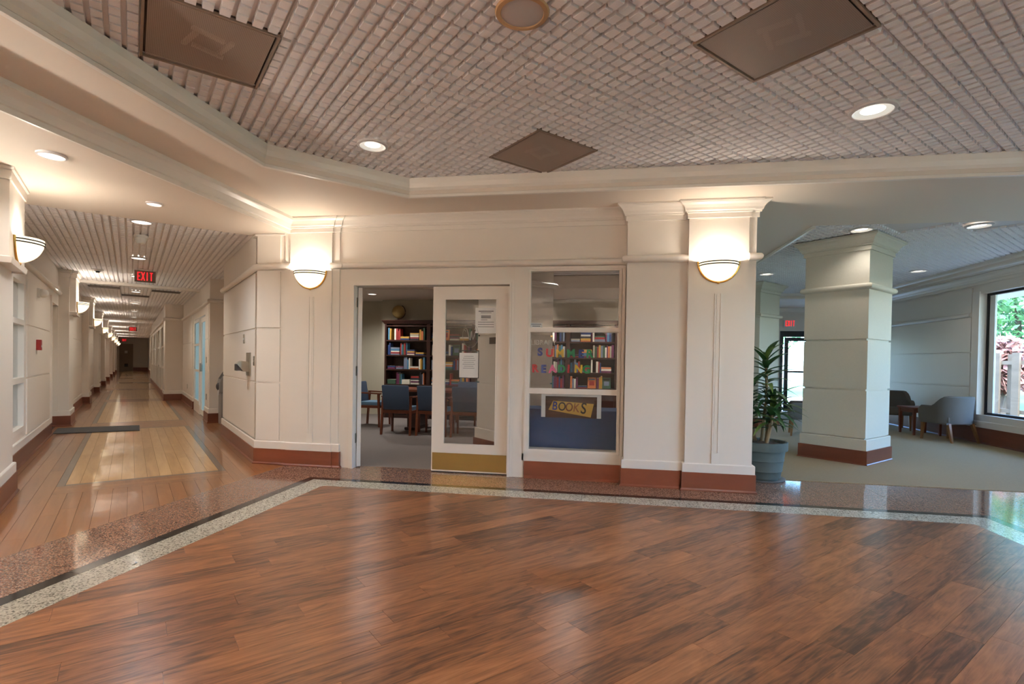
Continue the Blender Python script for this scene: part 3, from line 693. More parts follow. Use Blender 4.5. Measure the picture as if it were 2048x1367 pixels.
MB(True).box(1.25, 18.9, 0, 1.3, 32, 2.5).build('curtain', mat('pale_curtain', (196,190,172), .9), w4)
we = MB(True).box(-1.3, 55.4, 0, 1.6, 55.6, 2.95).build('wall_end', M['paint']); tag(we, 'end wall of the long corridor', 'wall', kind=S)
MB(True).box(.17, 55.36, 0, 1.3, 55.4, .3).build('kick_board', M['mahog'], we)
d5 = thing('door_4', 'grey door at the far end of the corridor', 'door', kind=S)
MB(True).box(-.78, 55.32, 0, .16, 55.39, 2.3).build('door_leaf', mat('tan_door', (150,134,112), .5), d5)
MB(True).box(-.43, 55.30, .35, -.19, 55.32, .62).build('louvre', M['dkgrey'], d5); MB(True).box(-.42, 55.30, 1.5, -.22, 55.32, 1.72).build('sign_plate', M['white'], d5)

# lounge: right window wall, entry wall
XW = 6.5
rwp = MB()
bays = [(7.3, 10.24), (3.2, 6.4), (-1.2, 2.2)]  # first bay is the lounge window; the other two are added for daylight
edges = [15.8]; 
prev = 15.8
for a, b in bays:
    rwp.box(XW, b, 0, XW+.2, prev, 2.95); rwp.box(XW, a, 0, XW+.2, b, .49).box(XW, a, 2.58, XW+.2, b, 2.95); prev = a
rwp.box(XW, -4.4, 0, XW+.2, prev, 2.95)
rw = rwp.build('wall_lounge', M['paint']); tag(rw, 'lounge window wall with horizontal panels', 'wall', kind=S)
zr = [(.40,.950), (.972,1.558), (1.580,2.19)]
for a, b in zr: MB().box(XW-.02, 10.43, a, XW, 15.6, b).build('wall_panel', M['paint'], rw)
MB().box(XW-.02, 10.43, 2.26, XW, 15.6, 2.70).build('wall_panel', M['paint'], rw)
MB().sweep([(d, z*1.0) for d, z in [(0,0),(.045,0),(.045,.014),(.03,.03),(.03,.275),(0,.275)]], [(XW,15.6),(XW,-4.3)]).build('kick_board', M['mahog'], rw)
MB().sweep([(0,.275),(.022,.275),(.022,.375),(.012,.385),(0,.385)], [(XW,15.6),(XW,-4.3)]).build('base_moulding', M['trim'], rw)
MB().sweep([(d, z-.115) for d, z in RAIL], [(XW,15.6),(XW,10.44)]).build('bullnose_rail', M['trim'], rw, True)
MB().sweep(crown(2.74, 2.905, .8), [(XW,15.6),(XW,-4.3)]).build('crown_moulding', M['trim'], rw)
wi_n = 5
for a, b in bays:
    wt = thing('window_%d' % wi_n, ['lounge picture window looking onto a fence and trees', 'unseen picture window added for daylight outside the right edge', 'rear unseen picture window added for daylight'][wi_n-5], 'window', kind=S); wi_n += 1
    for (y0, y1, z0, z1) in ((a,a+.04,.49,2.58),(b-.04,b,.49,2.58),(a+.04,b-.04,.49,.53),(a+.04,b-.04,2.54,2.58)): MB().box(XW+.10, y0, z0, XW+.16, y1, z1).build('window_frame', M['darkframe'], wt)
    MB().box(XW+.12, b-.16, .53, XW+.15, b-.04, 2.54).build('inner_sash', M['white'], wt)
    MB().box(XW+.13, a+.04, .53, XW+.136, b-.16, 2.54).build('window_pane', M['wglass'], wt)
    for y0, y1 in ((b, b+.17), (a-.17, a)): MB().box(XW-.02, y0, .49, XW, y1, 2.62).build('window_casing', M['trim'], wt)
YE2 = 15.6
ew = MB().box(1.5, YE2, 0, 4.98, YE2+.2, 2.95).box(4.98, YE2, 2.26, 6.6, YE2+.2, 2.95).build('wall_entry', M['paint']); tag(ew, 'lounge end wall around the glass entrance door', 'wall', kind=S)
MB().sweep(crown(2.74, 2.905, .8), [(1.5,YE2),(6.5,YE2)]).build('crown_moulding', M['trim'], ew)
d6 = thing('door_5', 'dark framed glass entrance door under the lounge exit sign', 'door', kind=S)
for a in ((4.98,0,5.08,2.26),(6.40,0,6.5,2.26),(5.08,2.10,6.40,2.26),(5.12,0.02,5.22,2.08),(5.68,.02,5.76,2.08),(5.22,1.98,5.68,2.08),(5.22,.02,5.68,.22),(5.22,1.10,5.68,1.15)):
    MB().box(a[0], YE2+.04, a[1], a[2], YE2+.10, a[3]).build('door_frame', M['darkframe'], d6)
MB().box(5.1, YE2+.065, .2, 6.4, YE2+.071, 2.1).build('glass_pane', M['wglass'], d6)
# library side wall (back of the lounge view)
lw = MB().box(1.2, 5.96, 0, 1.32, 11.4, 2.95).build('wall_library_side', M['paint']); tag(lw, 'side wall between library and lounge', 'wall', kind=S)
lw2 = MB().box(1.38, 11.4, 0, 1.5, 15.8, 2.95).build('wall_lounge_side', M['paint']); tag(lw2, 'rear lounge wall beyond the library', 'wall', kind=S)

# columns
def column(u0, v0, size, zt, label, mt):
    c = thing('column', label, 'column', uv(u0+size/2, v0+size/2)+(0,), AL, kind=S)
    a = size/2-.035
    ring = [(-a,-a),(-a,a),(a,a),(a,-a)]    # clockwise: outside lies on the left, so flip offsets
    ring = ring[::-1]
    def sw(nm, prof, m_, smooth=False): MB().sweep(prof, ring, True).build(nm, m_, c, smooth)
    MB().box(-a+.02,-a+.02,0,a-.02,a-.02,zt).build('core', mt, c)
    for z0, z1 in ((.345,.962),(.986,1.62),(1.644,2.285),(2.36,zt-.15)): MB().box(-a,-a,z0,a,a,z1).build('cladding_panel', mt, c)
    sw('kick_board', [(0,0),(.044,0),(.044,.012),(.034,.022),(.034,.19),(0,.19)], M['mahog'])
    sw('base_moulding', [(-.01,.19),(.02,.19),(.02,.325),(.012,.335),(-.01,.335)], mt)
    sw('bullnose_rail', [(d-.004, z-.022) for d, z in RAIL], mt, True)
    sw('crown_moulding', crown(zt-.20, zt, 1.15), mt)
    return c
column(7.63, 2.675, .86, ZLG-.01, 'square cream column standing in the lounge behind the plant', M['linen'])
column(10.42, 5.62, .86, ZLG-.01, 'pale square column farther back near the entrance door', M['linen'])
lcol = column(3.94, 5.47, .82, 2.9, 'square column inside the library behind the door glass', M['paint'])

# library room shell
lb = MB().box(-4.72, 11.15, 0, 1.5, 11.3, 2.95).box(-8.3, 11.4, 0, -4.72, 11.55, 2.95).box(-4.85, 11.15, 0, -4.72, 11.5, 2.95).prism([uv(1.45,6.9),uv(1.52,6.9),uv(1.52,9.4),uv(2.25,9.4),uv(2.25,14.0),uv(2.35,14.0),uv(2.35,9.3),uv(1.62,9.3),uv(1.62,6.85)][:2]+[uv(1.52,9.45),uv(1.45,9.45)], 0, 2.95).prism([uv(2.25,9.4),uv(2.35,9.4),uv(2.35,14.2),uv(2.25,14.2)], 0, 2.95).build('wall_library_back', mat('library_paint', (196,188,168), .7)); tag(lb, 'beige rear wall of the library', 'wall', kind=S)
lcg = MB().prism([(-3.9,5.82),(1.2,5.82),(1.2,11.5),(-8.2,11.5),uv(2.28,9.5),uv(1.5,9.5)], 2.86, 2.95).build('ceiling', M['tile']); tag(lcg, 'dim tiled ceiling inside the library', 'ceiling', kind=S)
for k in range(26): MB().box(-3.75-k*.1, 5.9+k*.2, 2.85, 1.4, 5.92+k*.2, 2.86).build('ceiling_rib', M['grid'], lcg)
lls = MB().box(-6.3, 9.5, 2.62, 1.5, 11.5, 2.86).build('ceiling', M['soffit']); tag(lls, 'lowered plaster soffit above the bookcases', 'ceiling', kind=S)

# ================================================================== LIGHTS WITH BODIES
def sconce(loc, rz, label, energy=9):
    t = thing('wall_sconce', label, 'lamp', loc, rz, 'half-bowl wall lamps')
    R_, Hh = .19, .20
    prof = [(max(.004, R_*math.cos(a)), -Hh*math.sin(a)) for a in [math.radians(x) for x in range(0, 91, 9)]]
    # bowl: half lathe on the wall side y=0, bulging to -y
    MB().lathe(prof, (0,0,0), 28, math.pi, 2*math.pi, 1, .92).build('glass_bowl', M['bowl'], t, True)
    for z in (-.022, -.045):
        rr = R_*math.cos(math.asin(min(1, -z/Hh)))+.003
        MB().tube([(rr*math.cos(a), .92*rr*math.sin(a), z) for a in [math.pi+math.pi*k/24 for k in range(25)]], .006, 6).build('bronze_band', M['darkframe'], t, True)
    MB().tube([((R_+.006)*math.cos(a), -.006, -(Hh+.006)*math.sin(a)) for a in [math.pi*k/28 for k in range(29)]], .010, 8).build('brass_rim', M['brass'], t, True)
    MB().sphere((0,-.012,-Hh-.012), .014, 10, 6).build('finial', M['brass'], t, True)
    lamp('bulb', 'POINT', (0, -.10, -.035), energy, t, (1,.92,.82), .04)
    return t
sconce((-3.345, YLP, 2.29), 0, 'half-bowl wall lamp left of the library door', 8)
sconce((1.16, YP2, 2.30), 0, 'half-bowl wall lamp on the pilaster beside the plant', 8)
for k, (a, b, u) in enumerate(pv_list):
    nm = ['glowing half-bowl lamp on the nearest corridor pillar', 'half-bowl lamp on the second corridor pillar', 'half-bowl lamp on the third corridor pillar', 'half-bowl lamp on the fourth corridor pillar', 'half-bowl lamp on the fifth corridor pillar', 'half-bowl lamp on the sixth corridor pillar', 'half-bowl lamp on the seventh corridor pillar', 'half-bowl lamp on the eighth corridor pillar', 'half-bowl lamp on the farthest corridor pillar'][k]
    sconce(uv(u+.085, (a+b)/2)+(2.24,), AL+math.pi/2, nm, 9 if k == 0 else 14)
for x in (-1.55, .25): sconce((x, -4.0, 2.29), math.pi, 'half-bowl wall lamp on the back wall pilaster %s' % ('nearer the corridor' if x < 0 else 'facing the library window'), 40)
for k, (x, y, rz) in enumerate([(-4.9,1.6,math.pi/2),(-4.9,-.8,math.pi/2),(-4.9,-3.2,math.pi/2),(3.0,-4.3,math.pi),(5.4,-4.3,math.pi),(-3.4,-4.3,math.pi)]):
    sconce((x, y, 2.29), rz, 'half-bowl lamp added to the unseen lobby wall, ' + ['first left of the camera', 'second left of the camera', 'third left of the camera', 'behind the camera to the right', 'in the far rear right corner', 'in the rear left corner'][k], 240)  # strong lamps added out of view to lift the ceiling light
def downlight(loc, r, label, energy, deep=True, group='recessed ceiling downlights', col=(1,.96,.91)):
    t = thing('downlight', label, 'light', loc, 0, group)
    MB().lathe([(r*.90,-.013),(r*.92,-.018),(r*1.08,-.013),(r*1.1,.001)], seg=32).build('trim_ring', M['grid'], t, True)
    if deep:
        mb = MB(); seg = 36
        mb.lathe([(r*.91,-.014),(r*.80,-.008),(r*.55,-.002)], seg=seg); mb.build('reflector', M['can'], t)
        MB().lathe([(r*.56,-.0022),(.0008,-.0022)], seg=24).build('lens', M['canw'], t)
    else: MB().lathe([(r*.91,-.014),(.0008,-.014)], seg=28).build('lens', M['canw'], t)
    lamp('light', 'SPOT', (0,0,-.022), energy*.95, t, col, r*.6, None, math.radians(128 if deep else 150), .7)
    return t
downlight((-1.89, 4.10, ZT), .115, 'recessed downlight above the open library door', 15)
downlight((1.84, 3.99, ZT), .135, 'recessed downlight at the right of the lobby ceiling', 44)
for x, y, w_ in ((-1.6,-.6,'just behind the camera to the left'),(1.6,-.6,'just behind the camera to the right'),(-1.6,-2.9,'near the back wall on the left'),(1.6,-2.9,'near the back wall on the right'),(4.6,1.2,'beside the right lobby window'),(4.6,-2,'in the rear right corner')): downlight((x, y, ZT), .125, 'unseen downlight added ' + w_, 32)  # downlights added outside the view to raise the lobby light
downlight((-4.02, 3.255, ZL), .085, 'bright recessed light nearest in the low soffit', 30, False)
downlight((-4.267, 4.41, ZL), .065, 'small recessed light in the low soffit by the corridor mouth', 26, False)
cv = [7.18, 9.85, 12.1, 15.0, 18.3, 21.5, 25, 28.5, 32, 36, 40, 45, 50]
for k, v in enumerate(cv):
    downlight(uv(.09, v)+(ZC,), .10, 'bluish recessed light just inside the corridor' if k == 0 else '%s recessed corridor light counted from the lobby' % ['','second','third','fourth','fifth','sixth','seventh','eighth','ninth','tenth','eleventh','twelfth','thirteenth'][k], 46 if k < 4 else 30, False, 'corridor ceiling lights', (.8,.9,1) if k == 0 else (1,.92,.8))
downlight((3.215,7.18,ZLG), .125, 'recessed downlight in front of the lounge column', 13)
downlight((4.48,7.12,ZLG), .125, 'recessed downlight in the lounge ceiling at the right edge', 13)
downlight((5.55,10.3,ZLG), .125, 'recessed downlight beyond the lounge column', 9)
downlight((3.07,10.43,ZLG), .125, 'recessed downlight between the pilaster and the far column', 9)
downlight((-4.6,10.05,2.62), .09, 'recessed light over the library bookcase', 90, False)
for x, y, w_ in ((-1.2,10.2,'third'),(.6,10.2,'rightmost')): downlight((x,y,2.62), .09, 'recessed library light over the %s bookcases' % w_, 60, False)
for x in (-3.6,-.4): downlight((x,7.6,2.848), .09, 'recessed light over the library %s' % ('entrance' if x < -1 else 'display table'), 60, False)
downlight(uv(-1.9, 8)+(2.9,), .1, 'added recessed light brightening the room behind the corridor window', 50, False)  # invented lamp, added to light the closed office

# ================================================================== small wall things
def text_mesh(body, size, extrude=0, offset=0, bevel=0):
    cu = bpy.data.curves.new('txt', 'FONT'); cu.body = body; cu.size = size; cu.extrude = extrude; cu.offset = offset; cu.bevel_depth = bevel
    cu.align_x = 'CENTER'; cu.align_y = 'CENTER'
    o = bpy.data.objects.new('txt', cu); COL.objects.link(o); dg = bpy.context.evaluated_depsgraph_get(); dg.update()
    me = bpy.data.meshes.new_from_object(o.evaluated_get(dg)); bpy.data.objects.remove(o); return me
def text(name, body, size, mt, parent, loc, rot=(math.pi/2,0,0), extrude=.001, offset=0, sx=1):
    me = text_mesh(body, size, extrude, offset); me.materials.clear(); me.materials.append(mt)
    o = link(name, me, parent); o.location = loc; o.rotation_euler = rot; o.scale = (sx,1,1); return o
def exit_sign(loc, rz, label, plate, s=1.0, drop=.0):
    t = thing('exit_sign', label, 'sign', loc, rz, 'exit signs')
    MB().cbox(0,0,0,.31*s,.04,.20*s).build('plate', plate, t)
    h, wd, st, y0, y1 = .145*s, .044*s, .0145*s, -.024, -.0195
    for k, ch in enumerate('EXIT'):
        cx = (k-1.5)*.060*s; l = cx-wd/2; r = cx+wd/2; b = -h/2; tp = h/2; mb = MB()
        if ch == 'E': mb.box(l,y0,b,l+st,y1,tp).box(l+st,y0,tp-st,r,y1,tp).box(l+st,y0,-st/2,r-.006*s,y1,st/2).box(l+st,y0,b,r,y1,b+st)
        if ch == 'X':
            for q in (1, -1): mb.frustum([(cx-q*wd/2-st*.55,y0,b),(cx-q*wd/2+st*.55,y0,b),(cx+q*wd/2+st*.55,y0,tp),(cx+q*wd/2-st*.55,y0,tp)], [(cx-q*wd/2-st*.55,y1,b),(cx-q*wd/2+st*.55,y1,b),(cx+q*wd/2+st*.55,y1,tp),(cx+q*wd/2-st*.55,y1,tp)])
        if ch == 'I': mb.box(cx-st/2,y0,b,cx+st/2,y1,tp)
        if ch == 'T': mb.box(cx-st/2,y0,b,cx+st/2,y1,tp-st).box(l,y0,tp-st,r,y1,tp)
        mb.build('letter_'+ch.lower(), M['exitred'], t)
    if drop: MB().box(-.08,-.03,.10*s,.08,.03,.10*s+drop).build('canopy', M['white'], t)
    return t
exit_sign(uv(.195, 11.1)+(ZC-.125,), AL, 'red exit sign hanging nearest in the corridor', M['exitplate'], .98, .022)
exit_sign(uv(.08, 33)+(ZC-.125,), AL, 'red exit sign halfway down the corridor', M['exitplate'], 1.1, .022)
exit_sign(uv(-.45, 54.9)+(2.6,), AL, 'red exit sign above the door at the corridor end', M['exitplate'], 1.2)
exit_sign((5.22, YE2-.025, 2.47), 0, 'red exit sign above the lounge entrance door', M['white'], 1.05)
t = thing('smoke_detector', 'white dome smoke detector just inside the corridor ceiling', 'detector', uv(.10, 8.05)+(ZC,))
MB().lathe([(.08,0),(.08,-.012),(.066,-.03)], seg=24).build('base', M['white'], t, True); MB().lathe([(.062,-.03),(.06,-.06),(.04,-.095),(.001,-.105)], seg=24).build('dome', M['white'], t, True)
t = thing('smoke_detector', 'flat white smoke detector near the corridor lamp', 'detector', uv(-.474, 11.7)+(ZC,))
MB().lathe([(.085,0),(.085,-.012),(.05,-.03)], seg=24).build('base', M['white'], t, True); MB().lathe([(.03,-.03),(.026,-.055),(.001,-.058)], seg=16).build('sensor', M['dkgrey'], t, True)
# fountain panel
t = thing('drinking_fountain', 'brushed steel wall drinking fountain with angled spout box', 'fountain', uv(UR-.002, 7.34)+(0,), AL)
MB().box(-.012,-.13,1.035,.0,.14,1.33).build('back_plate', M['steel'], t)
MB().add([(-.012,-.09,1.21),(-.012,.10,1.21),(-.012,-.09,1.085),(-.012,.10,1.085),(-.10,-.09,1.225),(-.10,.10,1.225),(-.15,-.09,1.185),(-.15,.10,1.185),(-.075,-.09,1.09),(-.075,.10,1.09)],
         [(0,1,5,4),(4,5,7,6),(6,7,9,8),(8,9,3,2),(0,4,6,8,2),(1,3,9,7,5)]).build('spout_box', M['steel'], t)
MB().box(-.152,-.08,1.10,-.085,.09,1.18).build('opening', M['dkgrey'], t)
t.children[-1].rotation_euler = (0,0,0)
def plate(u, v0, v1, z0, z1, label):
    t = thing('wall_plate', label, 'switch plate', uv(u, (v0+v1)/2)+((z0+z1)/2,), AL)
    MB().box(-.008,-(v1-v0)/2,-(z1-z0)/2,0,(v1-v0)/2,(z1-z0)/2).build('cover', M['steel'], t, bevel=.002); MB().cbox(-.011,0,0,.008,.02,.03).build('toggle', M['white'], t)
plate(UR, 7.68, 7.76, 1.455, 1.575, 'steel cover plate above the drinking fountain')
plate(UR, 6.985, 7.05, 1.17, 1.285, 'steel cover plate right of the drinking fountain')
plate(UR-.006, 11.85, 11.93, 1.15, 1.27, 'upper steel cover plate on the narrow corridor pier'); plate(UR-.006, 11.85, 11.93, .42, .54, 'lower steel cover plate on the narrow corridor pier')
plate(UR+.008, 16.3, 16.4, .42, .54, 'outlet cover low on the wall past the teal door')
# waste bin in the recess
t = thing('recycling_bin', 'tall grey domed waste bin standing in the corridor recess', 'bin', uv(1.52, 11.10)+(0,), AL)
MB().box(-.17,-.2,0,.17,.2,.62).build('body', M['greypl'], t, bevel=.03)
mb = MB(); pr = [(-.19,.62),(-.19,.80),(-.17,.86),(-.09,1.0),(.02,1.12),(.17,1.18),(.19,1.18),(.19,.62)]
mb.add([(x,-.21,z) for x,z in pr]+[(x,.21,z) for x,z in pr], [tuple(range(8)),tuple(range(15,7,-1))]+[(i,(i+1)%8,8+(i+1)%8,8+i) for i in range(8)]).build('hood', M['greypl'], t, bevel=.012)
MB().add([(x-.006,-.15,z+.006) for x,z in pr[2:6]]+[(x-.006,.15,z+.006) for x,z in pr[2:6]], [(0,1,5,4),(1,2,6,5),(2,3,7,6)]).build('flap', M['dkgrey'], t)
MB().sphere((-.185,0,.72), .05, 12, 8, 1.5).build('opening', M['dkgrey'], t, True); MB().box(-.2,-.03,.56,-.19,.05,.66).build('label_card', M['paper'], t)
# floor mat, alarms
t = tag(MB(True).prism([(-1.0,10.98),(.13,10.82),(.135,11.6),(-1.0,11.74)], .001, .012).build('floor_mat', M['rubber']), 'charcoal runner mat across the corridor by the first pillar', 'mat')
t = thing('fire_alarm', 'red fire alarm pull box on the corridor wall', 'alarm', uv(-1.018, 9.40)+(1.39,), AL)
MB().box(0,-.055,-.07,.05,.055,.07).build('box', M['red'], t, bevel=.004); MB().box(.05,-.035,-.03,.056,.035,.0).build('handle', M['white'], t)
t = thing('fire_alarm', 'tiny red alarm on the wall behind the first pillar', 'alarm', uv(-1.018, 13.9)+(1.42,), AL)
MB().box(0,-.05,-.07,.05,.05,.07).build('box', M['red'], t, bevel=.004)
t = thing('emergency_light', 'round white emergency light high on the corridor wall', 'light', uv(-1.018, 9.45)+(2.09,), AL)
MB().box(0,-.05,-.06,.03,.05,.06).build('base', M['white'], t); MB().sphere((.06,0,0), .06, 14, 10).build('lamp_head', M['white'], t, True)

t = tag(MB().add([(-2.775,2.73,.001),(-2.755,2.745,.001),(-2.745,2.72,.008),(-2.765,2.71,.001),(-2.76,2.73,.018)], [(0,1,4),(1,2,4),(2,3,4),(3,0,4)]).build('paper_scrap', M['paper']), 'tiny white paper scrap lying on the white granite border', 'paper')
# ================================================================== library window and door notices
LC = {'r':(214,48,56),'b':(52,70,150),'y':(232,186,50),'g':(40,150,90),'p':(226,90,140)}
LM = {k: mat('letter_'+k, c, .7) for k, c in LC.items()}
cn = {'r':'red','b':'blue','y':'yellow','g':'green','p':'pink'}
def px_front(x, y, Y):     # picture position to a point on the plane Y = const of the library front
    d = ((x-1024)/F_PX)*RT + ((y-738.9)/F_PX)*DN + FW
    return (d.x*Y/d.y, CAM_H+d.z*Y/d.y)
row1 = [('S',1080,704,'b'),('U',1099,706,'r'),('M',1120,707,'y'),('M',1142,707,'g'),('E',1162,708,'b'),('R',1179,708,'g')]
row2 = [('R',1070,737,'r'),('E',1087,738,'b'),('A',1105,738,'p'),('D',1123,738,'g'),('I',1137,738,'r'),('N',1157,738,'y'),('G',1173,739,'g')]
for wd, rowl in (('upper', row1), ('lower', row2)):
    seen = set()
    for ch, x, y, c in rowl:
        X, Z = px_front(x, y, YF+.026)
        me = text_mesh(ch, .115, .002, .0035, .002); me.materials.clear(); me.materials.append(LM[c])
        o = link('paper_letter', me); o.location = (X, YF+.029, Z); o.rotation_euler = (math.pi/2, random.uniform(-.05,.05), 0); o.scale = (1.0,1,1)
        tag(o, '%s cut-out letter %s in the %s row on the library window' % (cn[c], ch, wd), 'letter', 'window letters')
X, Z = px_front(1087, 685, YF+.016)
et = text('etched_word', 'LIBRARY', .075, mat('etched_glass', (190,186,176), .6), win, (X, YF+.0165, Z), extrude=.0003)
st = thing('window_sticker', 'small white sticker with two dark text lines in the top window pane', 'sticker', (-.685, YF+.0165, 1.672))
MB().cbox(0,0,0,.135,.001,.05).build('sheet', M['paper'], st)
for dz, wd in ((.010,.11),(-.012,.085)):
    n = 12
    for k in range(n): MB().cbox(-wd/2+wd*(k+.5)/n, -.001, dz, wd/n*.7, .001, .009).build('print', M['ink'], st)
# poster in the bottom pane
x0, z1 = px_front(1083, 787, YF+.03); x1, z0 = px_front(1202, 837, YF+.03)
po = thing('poster', 'white bordered picture of a yellow books sign in the bottom window pane', 'poster', ((x0+x1)/2, YF+.03, (z0+z1)/2))
pw, ph = x1-x0, z1-z0
MB().cbox(0,0,0,pw,.002,ph).build('backing', M['paper'], po)
MB().cbox(0,-.0018,-.012,pw*.86,.001,ph*.92).build('picture', wood_mat('picture_boards', [(0,(40,28,24)),(.5,(84,62,50)),(1,(120,92,70))], 0, (3,3,.04), .6, .1), po)
MB().add([(-.42*pw*.9,-.003,-.18*ph),(-.30*pw,-.003,.22*ph),(.42*pw*.9,-.003,.12*ph),(.33*pw,-.003,-.46*ph)], [(0,1,2,3)]).build('yellow_sign', mat('sign_yellow', (196,158,76), .6), po)
for k, ch in enumerate('BOOKS'):
    text('sign_letter', ch, .13 if k != 4 else .17, [LM['b'], M['dkgrey'], mat('sign_brown', (120,70,50), .6), mat('sign_rust', (150,96,60), .6), M['dkgrey']][k], po, (-.27*pw+k*.12*pw, -.0045, -.02*ph-.02*k*ph), (math.pi/2,.12,0), .0004, .002, .8)
# display table with blue cloth behind the window
dt = thing('display_table', 'display table under a blue cloth behind the library window', 'table', (-.42, 6.1, 0))
MB().box(-.62,-.22,.70,.62,.22,.73).build('table_top', M['walnut'], dt)
for a in (-.57,.57):
    for b in (-.18,.18): MB().box(a-.02,b-.02,.004,a+.02,b+.02,.70).build('leg', M['walnut'], dt)
cb = MB(); n = 60; outer = []
per = [(-.64,-.24),(.64,-.24),(.64,.24),(-.64,.24)]
ring = []
for i in range(4):
    a, b = per[i], per[(i+1)%4]; mseg = 24 if i % 2 == 0 else 10
    for k in range(mseg): t_ = k/mseg; ring.append((a[0]+(b[0]-a[0])*t_, a[1]+(b[1]-a[1])*t_))
N = len(ring)
def rz_(i, d): 
    x, y = ring[i]; l = math.hypot(x/.64, y/.24); s = 1+d*(1+.9*math.sin(i*1.3))/max(.3, math.hypot(x, y)); return (x*s, y*s)
vv = [(x,y,.735) for x,y in ring]+[rz_(i,.006)+(.45,) for i in range(N)]+[rz_(i,.016)+(.03,) for i in range(N)]
cb.add(vv, [tuple(range(N))]+[(i,(i+1)%N,N+(i+1)%N,N+i) for i in range(N)]+[(N+i,N+(i+1)%N,2*N+(i+1)%N,2*N+i) for i in range(N)])
cl_ = cb.build('tablecloth', M['cloth'], None, True); cl_.location = (-.42, 6.1, 0); tag(cl_, 'blue cloth hanging to the floor behind the bottom window pane', 'tablecloth')
# notices on the closed door
def notice(px, label, framed):
    X0, Z1 = px_front(px[0], px[1], YD+.016); X1, Z0 = px_front(px[2], px[3], YD+.016)
    t = thing('notice', label, 'notice', ((X0+X1)/2, YD+.016, (Z0+Z1)/2)); w_, h_ = X1-X0, Z1-Z0
    MB().cbox(0,0,0,w_,.001,h_).build('sheet', M['paper'], t)
    if framed:
        for a in ((-w_/2-.008,-h_/2-.008,-w_/2,h_/2+.03),(w_/2,-h_/2-.008,w_/2+.008,h_/2+.03),(-w_/2,-h_/2-.008,w_/2,-h_/2),(-w_/2,h_/2+.018,w_/2,h_/2+.03)): MB().box(a[0],-.003,a[1],a[2],.001,a[3]).build('frame_edge', M['black'], t)
        ys = [.36,.28,.20,.12,.04,-.04,-.12]
        for k, yy in enumerate(ys):
            wd = w_*(.5+.25*((k*37)%5)/5); MB().cbox(0,-.0012,yy*h_,wd,.0006,.006).build('print', mat('grey_print', (150,148,150), .8) if k == 0 else bpy.data.materials['grey_print'], t)
    else:
        MB().cbox(0,-.0012,.36*h_,w_*.7,.0006,.008).build('print', M['ink'], t); MB().cbox(0,-.0012,.30*h_,w_*.5,.0006,.005).build('print', M['ink'], t)
        MB().cbox(0,-.0012,.14*h_,w_*.45,.0006,.034).build('picture', mat('grey_picture', (120,118,120), .8), t)
        for k in range(4): MB().cbox(-.08*w_ if k == 0 else 0,-.0012,(.02-.09*k)*h_,w_*(.3 if k == 0 else .75),.0006,.005).build('print', M['ink'], t)
notice((951,615,993,666), 'white printed notice at the top of the door glass', False)
notice((919,705,956,755), 'framed printed notice in the middle of the door glass', True)
X, Z = px_front(941, 670, YD+.016); X2, _ = px_front(965, 670, YD+.016); rr = X2-X
em = thing('etched_emblem', 'etched ring with script letter on the door glass', 'emblem', (X, YD+.0165, Z)); etch = mat('etched_line', (160,152,140), .5)
MB().tube([(rr*.62*math.cos(a)*1.05, 0, rr*math.sin(a)) for a in [2*math.pi*k/40 for k in range(41)]], .0022, 6).build('ring', etch, em)
MB().tube([(-.055,0,.045),(-.072,0,.06),(-.06,0,.078),(-.042,0,.07),(-.03,0,.03),(-.012,0,-.05),(.0,0,-.055),(.008,0,.04),(.014,0,.05),(.018,0,-.02),(.028,0,-.05),(.045,0,.0),(.058,0,.06),(.04,0,.07)], .0055, 6).build('script_letter', etch, em, True)

# ================================================================== library furniture
def library_chair(label, loc, rz):
    t = thing('dining_chair', label, 'chair', loc, rz, 'blue upholstered library chairs')
    # local: faces +y, back at -y
    for s in (-1, 1):
        MB().frustum([(s*.255-.016,-.27,.004),(s*.255+.016,-.27,.004),(s*.255+.016,-.235,.004),(s*.255-.016,-.235,.004)], [(s*.245-.018,-.225,.66),(s*.245+.018,-.225,.66),(s*.245+.018,-.185,.66),(s*.245-.018,-.185,.66)]).build('leg', M['cherry'], t)
        MB().taper(s*.25,.22,.004,.03,s*.25,.20,.62,.04).build('leg', M['cherry'], t)
        MB().frustum([(s*.25-.028,-.22,.635),(s*.25+.028,-.22,.635),(s*.25+.028,-.22,.66),(s*.25-.028,-.22,.66)], [(s*.25-.028,.25,.62),(s*.25+.028,.25,.62),(s*.25+.028,.25,.645),(s*.25-.028,.25,.645)]).build('armrest', M['cherry'], t)
        MB().box(s*.245-.012,-.22,.36,s*.245+.012,.20,.41).build('seat_rail', M['cherry'], t)
    MB().box(-.235,-.235,.37,.235,-.205,.425).build('back_rail', M['cherry'], t)
    MB().box(-.235,.185,.36,.235,.21,.41).build('front_rail', M['cherry'], t)
    MB().box(-.225,-.20,.40,.225,.225,.475).build('seat', M['blueseat'], t, True, .02)
    MB().frustum([(-.225,-.255,.43),(.225,-.255,.43),(.225,-.195,.43),(-.225,-.195,.43)], [(-.235,-.325,.845),(.235,-.325,.845),(.235,-.265,.845),(-.235,-.265,.845)]).build('backrest', M['bluefab'], t, True, .018)
    return t
ch = library_chair('blue upholstered chair nearest the open door with its back to the lobby', (-3.36, 8.57, 0), 0)
copy_tree(ch, (-2.74, 8.58, 0), -.03, None, 'blue upholstered chair half hidden by the closed door leaf')
copy_tree(ch, (-2.15, 8.58, 0), .03, None, 'blue upholstered chair seen through the door glass')
copy_tree(ch, (-4.26, 9.45, 0), -math.pi/2, None, 'blue upholstered chair at the left end of the library table')
copy_tree(ch, (-2.62, 10.12, 0), math.pi, None, 'blue upholstered chair on the far side of the library table')
tb = thing('library_table', 'dark cherry reading table in the library', 'table', (-2.6, 9.32, 0))
